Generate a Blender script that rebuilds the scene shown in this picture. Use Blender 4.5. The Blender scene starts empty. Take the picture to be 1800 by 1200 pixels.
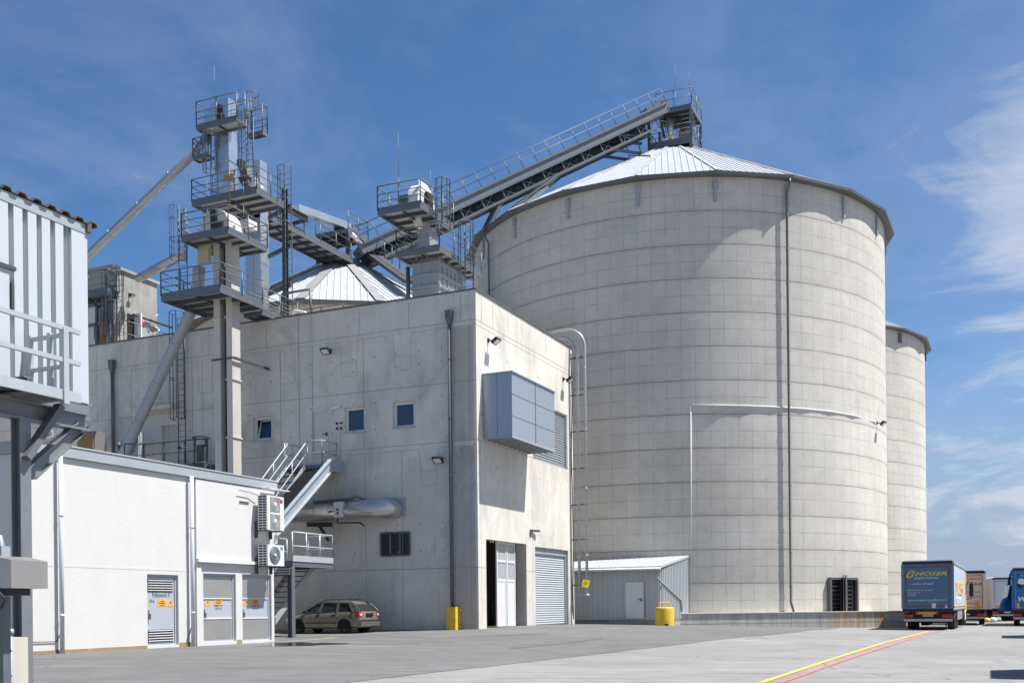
import bpy, bmesh, math, random
from mathutils import Vector, Matrix
random.seed(7)
SC = bpy.context.scene
COL = SC.collection
R = math.radians
V = Vector

# ------------------------------------------------------------------ camera
F, CX, CY = 1850.0, 900.0, 1066.0          # focal length and principal point on an 1800 px wide picture
TH, RO, EYE = R(24.16), R(0.6), 1.6
hh = V((math.cos(TH), math.sin(TH), 0)); FW = V((-math.sin(TH), math.cos(TH), 0)); ZZ = V((0, 0, 1))
CR = hh * math.cos(RO) - ZZ * math.sin(RO)
CU = hh * math.sin(RO) + ZZ * math.cos(RO)
cam = bpy.data.cameras.new('camera'); camo = bpy.data.objects.new('camera', cam); COL.objects.link(camo)
cam.sensor_width = 36; cam.lens = 36 * F / 1800; cam.shift_y = (CY - 600) / 1800
cam.clip_start = 0.2; cam.clip_end = 20000
M = Matrix((CR, CU, -FW)).transposed().to_4x4(); M.translation = V((0, 0, EYE)); camo.matrix_world = M
SC.camera = camo

# ------------------------------------------------------------------ light, sky, exposure
SUN = V((1.8, 0.55, 3.6)).normalized()
SEL = math.asin(SUN.z); SAZ = math.atan2(SUN.x, SUN.y)
ld = bpy.data.lights.new('sun', 'SUN'); ld.energy = 5.0; ld.angle = R(0.53); ld.color = (1, 0.98, 0.945)
lo = bpy.data.objects.new('sun', ld); COL.objects.link(lo); lo.rotation_euler = SUN.to_track_quat('Z', 'Y').to_euler(); lo.location = (0, 0, 80)
SC.view_settings.view_transform = 'Standard'; SC.view_settings.look = 'None'
SC.view_settings.exposure = 0.78; SC.view_settings.gamma = 1.0
W = bpy.data.worlds.new('World'); SC.world = W; W.use_nodes = True
nt = W.node_tree; nt.nodes.clear()
def N(t, typ, **kw):
    n = t.nodes.new(typ)
    for k, v in kw.items():
        setattr(n, k, v)
    return n
def mathn(t, op, a, b=None, c=None, clamp=False):
    n = N(t, 'ShaderNodeMath', operation=op, use_clamp=clamp)
    for i, x in enumerate((a, b, c)):
        if x is None: continue
        if isinstance(x, (int, float)): n.inputs[i].default_value = x
        else: t.links.new(x, n.inputs[i])
    return n.outputs[0]
def vmath(t, op, a, b=None):
    n = N(t, 'ShaderNodeVectorMath', operation=op)
    for i, x in enumerate((a, b)):
        if x is None: continue
        if isinstance(x, (tuple, list, Vector)): n.inputs[i].default_value = tuple(x)
        else: t.links.new(x, n.inputs[i])
    return n.outputs['Value'] if op in ('DOT_PRODUCT', 'LENGTH') else n.outputs[0]
def mixc(t, fac, a, b, mode='MIX'):
    n = N(t, 'ShaderNodeMix', data_type='RGBA', blend_type=mode)
    for s, x in ((n.inputs[0], fac), (n.inputs[6], a), (n.inputs[7], b)):
        if isinstance(x, (int, float)): s.default_value = x
        elif isinstance(x, (tuple, list)): s.default_value = tuple(x)[:3] + (1,)
        else: t.links.new(x, s)
    return n.outputs[2]
def noise(t, vec, scale, detail=4, rough=0.55, dist=0.0, stretch=None):
    if stretch:
        vec = vmath(t, 'MULTIPLY', vec, stretch)
    n = N(t, 'ShaderNodeTexNoise'); n.inputs['Scale'].default_value = scale; n.inputs['Detail'].default_value = detail
    n.inputs['Roughness'].default_value = rough; n.inputs['Distortion'].default_value = dist
    t.links.new(vec, n.inputs['Vector'])
    return n.outputs['Fac']
def remap(t, x, a, b, c=0.0, d=1.0, smooth=True):
    n = N(t, 'ShaderNodeMapRange'); n.clamp = True
    n.interpolation_type = 'SMOOTHSTEP' if smooth else 'LINEAR'
    t.links.new(x, n.inputs[0])
    for i, v in enumerate((a, b, c, d)): n.inputs[i + 1].default_value = v
    return n.outputs[0]
def build_sky():
    sky = N(nt, 'ShaderNodeTexSky', sky_type='NISHITA'); sky.sun_disc = False
    sky.sun_elevation = SEL; sky.sun_rotation = SAZ; sky.altitude = 300; sky.air_density = 1.0; sky.dust_density = 0.6; sky.ozone_density = 2.6
    tc = N(nt, 'ShaderNodeTexCoord'); d = tc.outputs['Generated']
    sep = N(nt, 'ShaderNodeSeparateXYZ'); nt.links.new(d, sep.inputs[0])
    zc = mathn(nt, 'ADD', mathn(nt, 'MAXIMUM', sep.outputs[2], 0.0), 0.16)
    comb = N(nt, 'ShaderNodeCombineXYZ')
    nt.links.new(mathn(nt, 'DIVIDE', sep.outputs[0], zc), comb.inputs[0]); nt.links.new(mathn(nt, 'DIVIDE', sep.outputs[1], zc), comb.inputs[1])
    p = comb.outputs[0]
    big = noise(nt, p, 0.75, 4, 0.55, 0.5)
    fine = noise(nt, p, 1.5, 10, 0.64, 1.4, (1.0, 0.7, 1))
    wisp = noise(nt, p, 3.2, 8, 0.66, 0.8, (0.8, 1.2, 1))
    side = vmath(nt, 'DOT_PRODUCT', d, tuple(hh))
    msk = remap(nt, side, 0.22, 0.50)
    base = mathn(nt, 'ADD', mathn(nt, 'ADD', mathn(nt, 'MULTIPLY', fine, 0.5), mathn(nt, 'MULTIPLY', big, 0.3)), mathn(nt, 'MULTIPLY', wisp, 0.2))
    thr = mathn(nt, 'ADD', base, mathn(nt, 'MULTIPLY', msk, 0.135))
    cl = mathn(nt, 'MAXIMUM', remap(nt, thr, 0.44, 0.60, 0, 0.13), remap(nt, thr, 0.545, 0.70, 0, 0.72))
    hz = noise(nt, p, 0.8, 6, 0.6, 0.6, (0.5, 1.4, 1))
    low = mathn(nt, 'MULTIPLY', remap(nt, sep.outputs[2], 0.24, 0.03), remap(nt, hz, 0.40, 0.66, 0.30, 0.62))
    low = mathn(nt, 'MULTIPLY', low, remap(nt, side, -0.2, 0.35, 0.45, 1))
    base_c = mixc(nt, low, mixc(nt, 1.0, sky.outputs[0], (0.65, 0.935, 1.19), 'MULTIPLY'), (3.9, 4.7, 6.3))
    hzn = remap(nt, sep.outputs[2], 0.20, 0.0, 0, 0.92)
    base_c = mixc(nt, hzn, base_c, (3.3, 4.1, 5.6))
    col = mixc(nt, cl, base_c, (6.6, 7.0, 7.9))
    bg = N(nt, 'ShaderNodeBackground'); bg.inputs[1].default_value = 0.061
    nt.links.new(col, bg.inputs[0])
    out = N(nt, 'ShaderNodeOutputWorld'); nt.links.new(bg.outputs[0], out.inputs[0])
build_sky()

# ------------------------------------------------------------------ from a direction of sight to points on real planes
def ray(x, y):
    return FW + CR * ((x - CX) / F) + CU * ((CY - y) / F)
E0 = V((0, 0, EYE))
def PU(x, y, u): d = ray(x, y); return E0 + d * (u / d.x)      # where the line of sight meets the plane X = u
def PV(x, y, v): d = ray(x, y); return E0 + d * (v / d.y)      # ... the plane Y = v
def PZ(x, y, z): d = ray(x, y); return E0 + d * ((z - EYE) / d.z)
def PD(x, y, D): return E0 + ray(x, y) * D                       # ... at depth D
def PLN(x, y, q, n): d = ray(x, y); return E0 + d * ((q - E0).dot(n) / d.dot(n))

# ------------------------------------------------------------------ mesh builder
ORG = {}
class MB:
    def __init__(s): s.v = []; s.f = []; s.m = []; s.sm = []
    def add(s, vs, fs, m=0, smooth=False):
        k = len(s.v); s.v += [V(a) for a in vs]
        for f in fs: s.f.append([k + i for i in f]); s.m.append(m); s.sm.append(smooth)
        return s
    def quad(s, a, b, c, d, m=0): return s.add((a, b, c, d), ((0, 1, 2, 3),), m)
    def poly(s, pts, m=0): return s.add(pts, (tuple(range(len(pts))),), m)
    def box(s, x0, x1, y0, y1, z0, z1, m=0):
        if x0 > x1: x0, x1 = x1, x0
        if y0 > y1: y0, y1 = y1, y0
        if z0 > z1: z0, z1 = z1, z0
        return s.add([(x, y, z) for z in (z0, z1) for y in (y0, y1) for x in (x0, x1)],
                     ((0, 2, 3, 1), (4, 5, 7, 6), (0, 1, 5, 4), (2, 6, 7, 3), (0, 4, 6, 2), (1, 3, 7, 5)), m)
    def bar(s, p, q, w, h, m=0, up=(0, 0, 1)):
        p, q = V(p), V(q); d = (q - p).normalized(); up = V(up)
        if abs(d.dot(up)) > 0.995: up = V((0, 1, 0))
        a = d.cross(up).normalized() * (w / 2); b = a.cross(d).normalized() * (h / 2)
        vs = [p - a - b, p + a - b, p + a + b, p - a + b, q - a - b, q + a - b, q + a + b, q - a + b]
        return s.add(vs, ((0, 3, 2, 1), (4, 5, 6, 7), (0, 1, 5, 4), (1, 2, 6, 5), (2, 3, 7, 6), (3, 0, 4, 7)), m)
    def ibeam(s, p, q, w, h, m=0, up=(0, 0, 1), t=0.02):
        p, q = V(p), V(q); d = (q - p).normalized(); up = V(up)
        if abs(d.dot(up)) > 0.995: up = V((0, 1, 0))
        b = (up - d * up.dot(d)).normalized() * (h / 2 - t / 2)
        s.bar(p + b, q + b, w, t, m, up); s.bar(p - b, q - b, w, t, m, up); s.bar(p, q, t, h - 2 * t, m, up); return s
    def tube(s, p, q, r, n=8, m=0, r2=None, cap=True, smooth=True):
        return s.path([p, q], [r, r if r2 is None else r2], n, m, cap, smooth)
    def path(s, pts, r, n=8, m=0, cap=True, smooth=True):
        pts = [V(p) for p in pts]
        rs = r if isinstance(r, (list, tuple)) else [r] * len(pts)
        k0 = len(s.v); rings = []; a = None
        for i, p in enumerate(pts):
            d = ((pts[i] - pts[i - 1]).normalized() if i else V((0, 0, 0))) + ((pts[i + 1] - pts[i]).normalized() if i < len(pts) - 1 else V((0, 0, 0)))
            d.normalize()
            if a is None:
                a = d.cross(V((0, 0, 1)) if abs(d.z) < 0.9 else V((0, 1, 0))).normalized()
            a = (a - d * a.dot(d)).normalized(); b = d.cross(a)
            sc = 1.0
            if 0 < i < len(pts) - 1:
                c = (pts[i] - pts[i - 1]).normalized().dot(d); sc = 1 / max(c, 0.5)
            for j in range(n):
                t = 2 * math.pi * (j + 0.5) / n
                s.v.append(p + a * (math.cos(t) * rs[i]) + b * (math.sin(t) * rs[i] * (1 + (sc - 1) * 0.5)))
            rings.append(k0 + i * n)
        for i in range(len(pts) - 1):
            for j in range(n):
                s.f.append([rings[i] + j, rings[i] + (j + 1) % n, rings[i + 1] + (j + 1) % n, rings[i + 1] + j]); s.m.append(m); s.sm.append(smooth)
        if cap:
            s.f.append([rings[0] + j for j in range(n)][::-1]); s.m.append(m); s.sm.append(False)
            s.f.append([rings[-1] + j for j in range(n)]); s.m.append(m); s.sm.append(False)
        return s
    def prism(s, pts, ex, m=0):
        pts = [V(p) for p in pts]; ex = V(ex); n = len(pts)
        vs = pts + [p + ex for p in pts]
        fs = [tuple(range(n))[::-1], tuple(range(n, 2 * n))] + [(i, (i + 1) % n, n + (i + 1) % n, n + i) for i in range(n)]
        return s.add(vs, fs, m)
    def lathe(s, c, prof, n=24, m=0, smooth=True, axis=None, a0=0.0):
        c = V(c); ax = V(axis) if axis else V((0, 0, 1)); e1 = ax.orthogonal().normalized() if axis else V((1, 0, 0)); e2 = ax.cross(e1)
        k = len(s.v)
        for r, z in prof:
            for j in range(n):
                t = a0 + 2 * math.pi * j / n
                s.v.append(c + e1 * (math.cos(t) * r) + e2 * (math.sin(t) * r) + ax * z)
        for i in range(len(prof) - 1):
            for j in range(n):
                s.f.append([k + i * n + j, k + i * n + (j + 1) % n, k + (i + 1) * n + (j + 1) % n, k + (i + 1) * n + j]); s.m.append(m); s.sm.append(smooth)
        return s
    def build(s, name, mat, parent=None, loc=None, fix=True):
        me = bpy.data.meshes.new(name); o = bpy.data.objects.new(name, me); COL.objects.link(o)
        org = V((0, 0, 0))
        if parent is not None: org = ORG.get(parent.name, V((0, 0, 0))); o.parent = parent
        elif loc is not None: org = V(loc); o.location = org
        ORG[o.name] = org
        me.from_pydata([tuple(a - org) for a in s.v], [], s.f)
        for mm in (mat if isinstance(mat, (list, tuple)) else [mat]): me.materials.append(mm)
        me.polygons.foreach_set('material_index', s.m); me.polygons.foreach_set('use_smooth', s.sm)
        if fix:
            bm = bmesh.new(); bm.from_mesh(me); bmesh.ops.recalc_face_normals(bm, faces=bm.faces); bm.to_mesh(me); bm.free()
        me.update()
        return o
def tag(o, label=None, cat=None, group=None, kind=None):
    if label: o['label'] = label
    if cat: o['category'] = cat
    if group: o['group'] = group
    if kind: o['kind'] = kind
    return o
def thing(name, label, cat, loc=(0, 0, 0), group=None, rz=0.0, local=False):
    o = bpy.data.objects.new(name, None); COL.objects.link(o); o.empty_display_size = 0.3
    o.location = loc; o.rotation_euler = (0, 0, rz)
    ORG[o.name] = V((0, 0, 0)) if local else V(loc)
    return tag(o, label, cat, group)
def copy_tree(o, parent=None):
    c = o.copy(); COL.objects.link(c)
    if parent is not None: c.parent = parent
    for ch in list(o.children): copy_tree(ch, c)
    return c
def text_mesh(name, s, size, org, xd, yd, mat, parent, shear=0.0, width=None, ext=0.004, bold=0.0, align='LEFT'):
    cu = bpy.data.curves.new('t', 'FONT'); cu.body = s; cu.size = size; cu.shear = shear; cu.extrude = ext; cu.offset = bold; cu.align_x = align
    cu.resolution_u = 2
    to = bpy.data.objects.new('t', cu); COL.objects.link(to)
    bpy.context.view_layer.update()
    me = bpy.data.meshes.new_from_object(to.evaluated_get(bpy.context.evaluated_depsgraph_get()))
    bpy.data.objects.remove(to)
    xs = [v.co.x for v in me.vertices]
    k = 1.0 if not width else width / (max(xs) - min(xs))
    xd, yd = V(xd).normalized(), V(yd).normalized(); zd = xd.cross(yd)
    po = ORG.get(parent.name, V((0, 0, 0)))
    for v in me.vertices:
        c = v.co.copy(); v.co = V(org) - po + xd * (c.x * k) + yd * c.y + zd * c.z
    me.name = name; me.materials.clear(); me.materials.append(mat)
    o = bpy.data.objects.new(name, me); COL.objects.link(o); o.parent = parent; ORG[o.name] = po
    return o

# ------------------------------------------------------------------ materials
def mat(name, col, rough=0.6, metal=0.0, var=0.12, scale=1.5, streak=0.0, bump=0.0, fine=0.0, dirt=None, spec=0.4, coat=0.0):
    m = bpy.data.materials.new(name); m.use_nodes = True; t = m.node_tree; b = t.nodes['Principled BSDF']
    b.inputs['Roughness'].default_value = rough; b.inputs['Metallic'].default_value = metal; b.inputs['Specular IOR Level'].default_value = spec
    b.inputs['Coat Weight'].default_value = coat
    c = tuple(col)
    if var or streak or fine or dirt:
        pos = N(t, 'ShaderNodeNewGeometry').outputs['Position']
        k = mathn(t, 'ADD', mathn(t, 'MULTIPLY', mathn(t, 'SUBTRACT', noise(t, pos, scale, 6, 0.6), 0.5), var * 2.2), 1.0)
        if streak:
            k = mathn(t, 'ADD', k, mathn(t, 'MULTIPLY', mathn(t, 'SUBTRACT', noise(t, pos, 1.0, 5, 0.6, 0, (2.6, 2.6, 0.12)), 0.5), streak * 2.2))
        if fine:
            k = mathn(t, 'ADD', k, mathn(t, 'MULTIPLY', mathn(t, 'SUBTRACT', noise(t, pos, 22, 3, 0.7), 0.5), fine * 2.2))
        mul = N(t, 'ShaderNodeVectorMath', operation='SCALE'); mul.inputs[0].default_value = c
        t.links.new(k, mul.inputs['Scale']); o = mul.outputs[0]
        if dirt:
            dc, amt, dsc = dirt
            o = mixc(t, remap(t, noise(t, pos, dsc, 7, 0.65, 0.3), 0.52, 0.7, 0, amt), o, dc)
        t.links.new(o, b.inputs['Base Color'])
        rr = mathn(t, 'ADD', mathn(t, 'MULTIPLY', mathn(t, 'SUBTRACT', noise(t, pos, scale * 2.3, 4, 0.6), 0.5), 0.25), rough, clamp=True)
        t.links.new(rr, b.inputs['Roughness'])
        if bump:
            bn = N(t, 'ShaderNodeBump'); bn.inputs['Strength'].default_value = bump; bn.inputs['Distance'].default_value = 0.02
            t.links.new(noise(t, pos, 9, 6, 0.65), bn.inputs['Height']); t.links.new(bn.outputs[0], b.inputs['Normal'])
    else:
        b.inputs['Base Color'].default_value = c + (1,)
    return m
def pits(t, pos, o, amt=0.55, scale=4.0, dens=0.60):
    # air holes and honeycombing in cast concrete
    a = remap(t, noise(t, pos, scale * 3.2, 4, 0.75), 0.615, 0.68, 0, 1)
    a2 = remap(t, noise(t, pos, 0.55, 3, 0.6), 0.5, 0.66, 0.0, 1)
    return mixc(t, mathn(t, 'MULTIPLY', mathn(t, 'MULTIPLY', a, a2), amt), o, (0.10, 0.10, 0.095))
def concrete(name, col, streak=0.12, warm=0.35):
    m = bpy.data.materials.new(name); m.use_nodes = True; t = m.node_tree; b = t.nodes['Principled BSDF']
    b.inputs['Roughness'].default_value = 0.85; b.inputs['Specular IOR Level'].default_value = 0.25
    pos = N(t, 'ShaderNodeNewGeometry').outputs['Position']
    k = mathn(t, 'ADD', mathn(t, 'MULTIPLY', mathn(t, 'SUBTRACT', noise(t, pos, 0.45, 8, 0.68, 0.6), 0.5), 0.62), 1.0)
    k = mathn(t, 'ADD', k, mathn(t, 'MULTIPLY', mathn(t, 'SUBTRACT', noise(t, pos, 1.0, 6, 0.62, 0.15, (3.0, 3.0, 0.10)), 0.5), streak * 2.4))
    k = mathn(t, 'ADD', k, mathn(t, 'MULTIPLY', mathn(t, 'SUBTRACT', noise(t, pos, 7, 5, 0.7), 0.5), 0.26))
    k = mathn(t, 'MULTIPLY', k, remap(t, noise(t, pos, 1.0, 7, 0.7, 0.3, (1.6, 1.6, 0.22)), 0.30, 0.5, 0.90, 1.0))
    mul = N(t, 'ShaderNodeVectorMath', operation='SCALE'); mul.inputs[0].default_value = col; t.links.new(k, mul.inputs['Scale'])
    o = mixc(t, remap(t, noise(t, pos, 0.35, 5, 0.6, 0.5), 0.45, 0.7, 0, warm), mul.outputs[0], (col[0] * 0.98, col[1] * 0.88, col[2] * 0.74))
    o = mixc(t, remap(t, noise(t, pos, 1.0, 9, 0.72, 0.8, (0.42, 0.42, 0.26)), 0.50, 0.62, 0, 0.34), o, (col[0] * 0.55, col[1] * 0.54, col[2] * 0.53))
    o = mixc(t, remap(t, noise(t, pos, 1.0, 8, 0.7, 1.2, (1.3, 1.3, 1.0)), 0.60, 0.70, 0, 0.3), o, (col[0] * 0.45, col[1] * 0.44, col[2] * 0.43))
    o = pits(t, pos, o)
    t.links.new(o, b.inputs['Base Color'])
    bn = N(t, 'ShaderNodeBump'); bn.inputs['Strength'].default_value = 0.25; bn.inputs['Distance'].default_value = 0.02
    t.links.new(noise(t, pos, 5, 7, 0.7), bn.inputs['Height']); t.links.new(bn.outputs[0], b.inputs['Normal'])
    return m
def silo_concrete(name, col, cx, cy, npan, lift, z0):
    # concrete cast in climbing formwork: strong joint every lift, weak joint half way, vertical panel joints
    m = bpy.data.materials.new(name); m.use_nodes = True; t = m.node_tree; b = t.nodes['Principled BSDF']
    b.inputs['Roughness'].default_value = 0.85; b.inputs['Specular IOR Level'].default_value = 0.25
    pos = N(t, 'ShaderNodeNewGeometry').outputs['Position']
    sep = N(t, 'ShaderNodeSeparateXYZ'); t.links.new(vmath(t, 'SUBTRACT', pos, (cx, cy, z0)), sep.inputs[0])
    ang = mathn(t, 'MULTIPLY', mathn(t, 'ADD', mathn(t, 'ARCTAN2', sep.outputs[1], sep.outputs[0]), math.pi), npan / (2 * math.pi))
    zl = mathn(t, 'DIVIDE', sep.outputs[2], lift)
    wob = mathn(t, 'MULTIPLY', mathn(t, 'SUBTRACT', noise(t, pos, 1.3, 3, 0.6), 0.5), 0.03)
    zf = mathn(t, 'FRACT', mathn(t, 'ADD', zl, wob)); af = mathn(t, 'FRACT', ang)
    cell = N(t, 'ShaderNodeCombineXYZ'); t.links.new(mathn(t, 'FLOOR', ang), cell.inputs[0]); t.links.new(mathn(t, 'FLOOR', mathn(t, 'MULTIPLY', zl, 2.0)), cell.inputs[1])
    wn = N(t, 'ShaderNodeTexWhiteNoise', noise_dimensions='2D'); t.links.new(cell.outputs[0], wn.inputs['Vector'])
    lf = N(t, 'ShaderNodeTexWhiteNoise', noise_dimensions='1D'); t.links.new(mathn(t, 'FLOOR', zl), lf.inputs['W'])
    k = mathn(t, 'ADD', mathn(t, 'MULTIPLY', mathn(t, 'SUBTRACT', noise(t, pos, 0.35, 6, 0.6, 0.4), 0.5), 0.46), 1.0)
    k = mathn(t, 'ADD', k, mathn(t, 'MULTIPLY', mathn(t, 'SUBTRACT', noise(t, pos, 2.2, 8, 0.72, 0.4), 0.5), 0.3))
    k = mathn(t, 'ADD', k, mathn(t, 'MULTIPLY', mathn(t, 'SUBTRACT', wn.outputs['Value'], 0.5), 0.035))
    k = mathn(t, 'ADD', k, mathn(t, 'MULTIPLY', mathn(t, 'SUBTRACT', lf.outputs['Value'], 0.5), 0.12))
    k = mathn(t, 'ADD', k, mathn(t, 'MULTIPLY', mathn(t, 'SUBTRACT', noise(t, pos, 1.0, 6, 0.62, 0.2, (2.2, 2.2, 0.2)), 0.5), 0.2))
    k = mathn(t, 'ADD', k, mathn(t, 'MULTIPLY', mathn(t, 'SUBTRACT', noise(t, pos, 1.0, 5, 0.62, 0.2, (0.5, 0.5, 5.0)), 0.5), 0.14))
    mul = N(t, 'ShaderNodeVectorMath', operation='SCALE'); mul.inputs[0].default_value = col; t.links.new(k, mul.inputs['Scale'])
    o = mixc(t, remap(t, noise(t, pos, 0.22, 5, 0.6, 0.5), 0.45, 0.7, 0, 0.18), mul.outputs[0], (col[0] * 0.97, col[1] * 0.9, col[2] * 0.78))
    o = pits(t, pos, o, 0.85, 3.0)
    fade = remap(t, noise(t, pos, 0.9, 4, 0.6), 0.36, 0.6, 0.25, 1)
    dz1 = mathn(t, 'MINIMUM', zf, mathn(t, 'SUBTRACT', 1.0, zf))
    zh = mathn(t, 'FRACT', mathn(t, 'MULTIPLY', mathn(t, 'ADD', zl, wob), 2.0)); dz2 = mathn(t, 'MINIMUM', zh, mathn(t, 'SUBTRACT', 1.0, zh))
    da = mathn(t, 'MINIMUM', af, mathn(t, 'SUBTRACT', 1.0, af))
    l1 = mathn(t, 'MULTIPLY', remap(t, dz1, 0.007, 0.022, 0.72, 0), remap(t, noise(t, pos, 0.7, 4, 0.6), 0.3, 0.55, 0.55, 1))
    l2 = mathn(t, 'MULTIPLY', remap(t, dz2, 0.009, 0.026, 0.5, 0), fade)
    l3 = mathn(t, 'MULTIPLY', remap(t, da, 0.014, 0.034, 0.36, 0), fade)
    soot = mathn(t, 'MULTIPLY', remap(t, dz1, 0.0, 0.14, 0.22, 0), noise(t, pos, 1.2, 4, 0.6))
    ln = mathn(t, 'MAXIMUM', mathn(t, 'MAXIMUM', l1, soot), mathn(t, 'MAXIMUM', l2, l3))
    o = mixc(t, ln, o, (0.13, 0.125, 0.115))
    t.links.new(o, b.inputs['Base Color'])
    bulge = mathn(t, 'MULTIPLY', mathn(t, 'SINE', mathn(t, 'MULTIPLY', zf, math.pi)), 0.5)
    h = mathn(t, 'ADD', mathn(t, 'ADD', mathn(t, 'MULTIPLY', noise(t, pos, 4, 7, 0.7), 0.5), bulge), mathn(t, 'MULTIPLY', mathn(t, 'MAXIMUM', l1, mathn(t, 'MAXIMUM', l2, l3)), -0.6))
    bn = N(t, 'ShaderNodeBump'); bn.inputs['Strength'].default_value = 0.22; bn.inputs['Distance'].default_value = 0.05
    t.links.new(h, bn.inputs['Height']); t.links.new(bn.outputs[0], b.inputs['Normal'])
    return m
CONC = concrete('wall_concrete', (0.60, 0.57, 0.515), 0.10)
CONCD = concrete('darker_pour_concrete', (0.44, 0.42, 0.385), 0.2)
CONC2 = concrete('plinth_concrete', (0.31, 0.303, 0.285), 0.35)
JOINT = mat('joint_dark', (0.27, 0.255, 0.23), 0.9, var=0.2, scale=3)
PLAST = mat('white_plaster', (0.565, 0.553, 0.535), 0.85, var=0.07, scale=1.2, bump=0.25, fine=0.03, streak=0.03)
TRIM = mat('white_trim', (0.66, 0.66, 0.66), 0.7, var=0.03)
GALV = mat('galvanised', (0.128, 0.142, 0.156), 0.5, 0.2, var=0.22, scale=4, fine=0.08)
GALVD = mat('galvanised_dark', (0.065, 0.069, 0.073), 0.55, 0.1, var=0.25, scale=3)
SHEET = mat('stainless_sheet', (0.60, 0.64, 0.68), 0.33, 0.85, var=0.08, scale=1.2, streak=0.1)
CLAD = mat('insulation_cladding', (0.70, 0.70, 0.69), 0.28, 0.85, var=0.04, scale=2)
ROOFS = mat('roof_sheet', (0.50, 0.51, 0.52), 0.45, 0.3, var=0.07, scale=0.8, streak=0.05)
ROOFD = mat('roof_ridge_weathered', (0.26, 0.26, 0.26), 0.7, 0.2, var=0.35, scale=2.5)
GUTT = mat('zinc_gutter', (0.145, 0.148, 0.15), 0.55, 0.4, var=0.18, scale=2)
BEIGE = mat('beige_painted_steel', (0.52, 0.485, 0.43), 0.55, 0.1, var=0.1, scale=1.4, streak=0.14)
DUST = mat('dark_rubber', (0.035, 0.035, 0.037), 0.8, var=0.2)
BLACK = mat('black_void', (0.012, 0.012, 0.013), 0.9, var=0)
GREY = mat('grey_painted_steel', (0.33, 0.35, 0.37), 0.5, 0.1, var=0.1, scale=1.5, streak=0.06)
DOORG = mat('door_grey', (0.40, 0.425, 0.46), 0.45, 0.1, var=0.04, streak=0.03)
WHITEP = mat('white_paint', (0.62, 0.62, 0.61), 0.45, 0.0, var=0.05)
ALUP = mat('dull_aluminium_panel', (0.42, 0.40, 0.375), 0.42, 0.6, var=0.14, scale=1.4)
GLASS = mat('window_glass', (0.010, 0.026, 0.075), 0.06, 0.0, var=0, spec=0.9)  # blue base colour paints in the reflected sky
YELL = mat('yellow_paint', (0.74, 0.47, 0.03), 0.5, var=0.1, scale=3, dirt=((0.16, 0.12, 0.06), 0.5, 6))
ORNG = mat('orange_sign', (0.85, 0.38, 0.03), 0.5, var=0)
INK = mat('black_ink', (0.02, 0.02, 0.022), 0.6, var=0)
RED = mat('red_paint', (0.42, 0.03, 0.035), 0.4, var=0.05)
BLUEG = mat('blue_grey_panel', (0.31, 0.355, 0.415), 0.3, 0.3, var=0.02, scale=0.9)
EARTH = mat('earth_splash', (0.30, 0.21, 0.12), 0.95, var=0.3, scale=3)
# ------------------------------------------------------------------ the ground
VB = 42.0                                   # plane of the concrete building's long shaded wall
UA = PV(836.2, 560, VB).x                   # plane of its sunlit gable
UW = -22.8                                  # plane of the white building's wall
GP = []
def gp(p): GP.append((p.x, p.y, p.z))
for x, y in ((111, 1144.7), (285, 1138.5), (481, 1127)): gp(PU(x, y, UW))
for x, y in ((839.5, 1102.3), (700, 1105.8), (490, 1111)): gp(PV(x, y, VB))
gp(PU(1007, 1093.6, UA)); gp(PU(920, 1096.5, UA))
for x, y, d in ((607, 1117.5, 46.5), (514, 1122, 42), (1150, 1098, 59), (1050, 1095, 59.5), (1200, 1099.5, 60.5), (1350, 1104, 60.3), (1540, 1105, 60),
                (1640, 1108.5, 57), (1720, 1098, 73), (1790, 1101, 74), (1760, 1092, 92)): gp(PD(x, y, d))
for X, Y, z in ((0, 0, 0), (10, 18, 0), (-8, 12, 0.05), (0, 30, 0.12), (20, 40, 0), (40, 60, -0.1), (-12, 18, 0.2), (0, 160, -0.15), (100, 120, -0.2), (-60, 20, 0.5), (-60, 80, 0.6), (-120, 160, 0.5)):
    p = hh * X + FW * Y; GP.append((p.x, p.y, z))
def g(x, y):                               # gentle fall of the yard, fitted to where walls and wheels meet it
    sw = sz = 0.0
    for a, b, z in GP:
        d2 = (x - a) ** 2 + (y - b) ** 2; w = 1.0 / (d2 + 45.0) ** 2.2
        sw += w; sz += w * z
    return sz / sw
def sheet(mb, us, vs, dz, keep=None, m=0):
    idx = {}
    for i, u in enumerate(us):
        for j, v in enumerate(vs):
            idx[i, j] = len(mb.v); mb.v.append(V((u, v, g(u, v) + dz)))
    for i in range(len(us) - 1):
        for j in range(len(vs) - 1):
            mb.f.append([idx[i, j], idx[i + 1, j], idx[i + 1, j + 1], idx[i, j + 1]]); mb.m.append(m); mb.sm.append(True)
def PG(x, y):
    z = 0.1
    for _ in range(12): p = PZ(x, y, z); z = 0.5 * z + 0.5 * g(p.x, p.y)
    return p
def lin(a, b, n): return [a + (b - a) * i / n for i in range(n + 1)]
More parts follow.
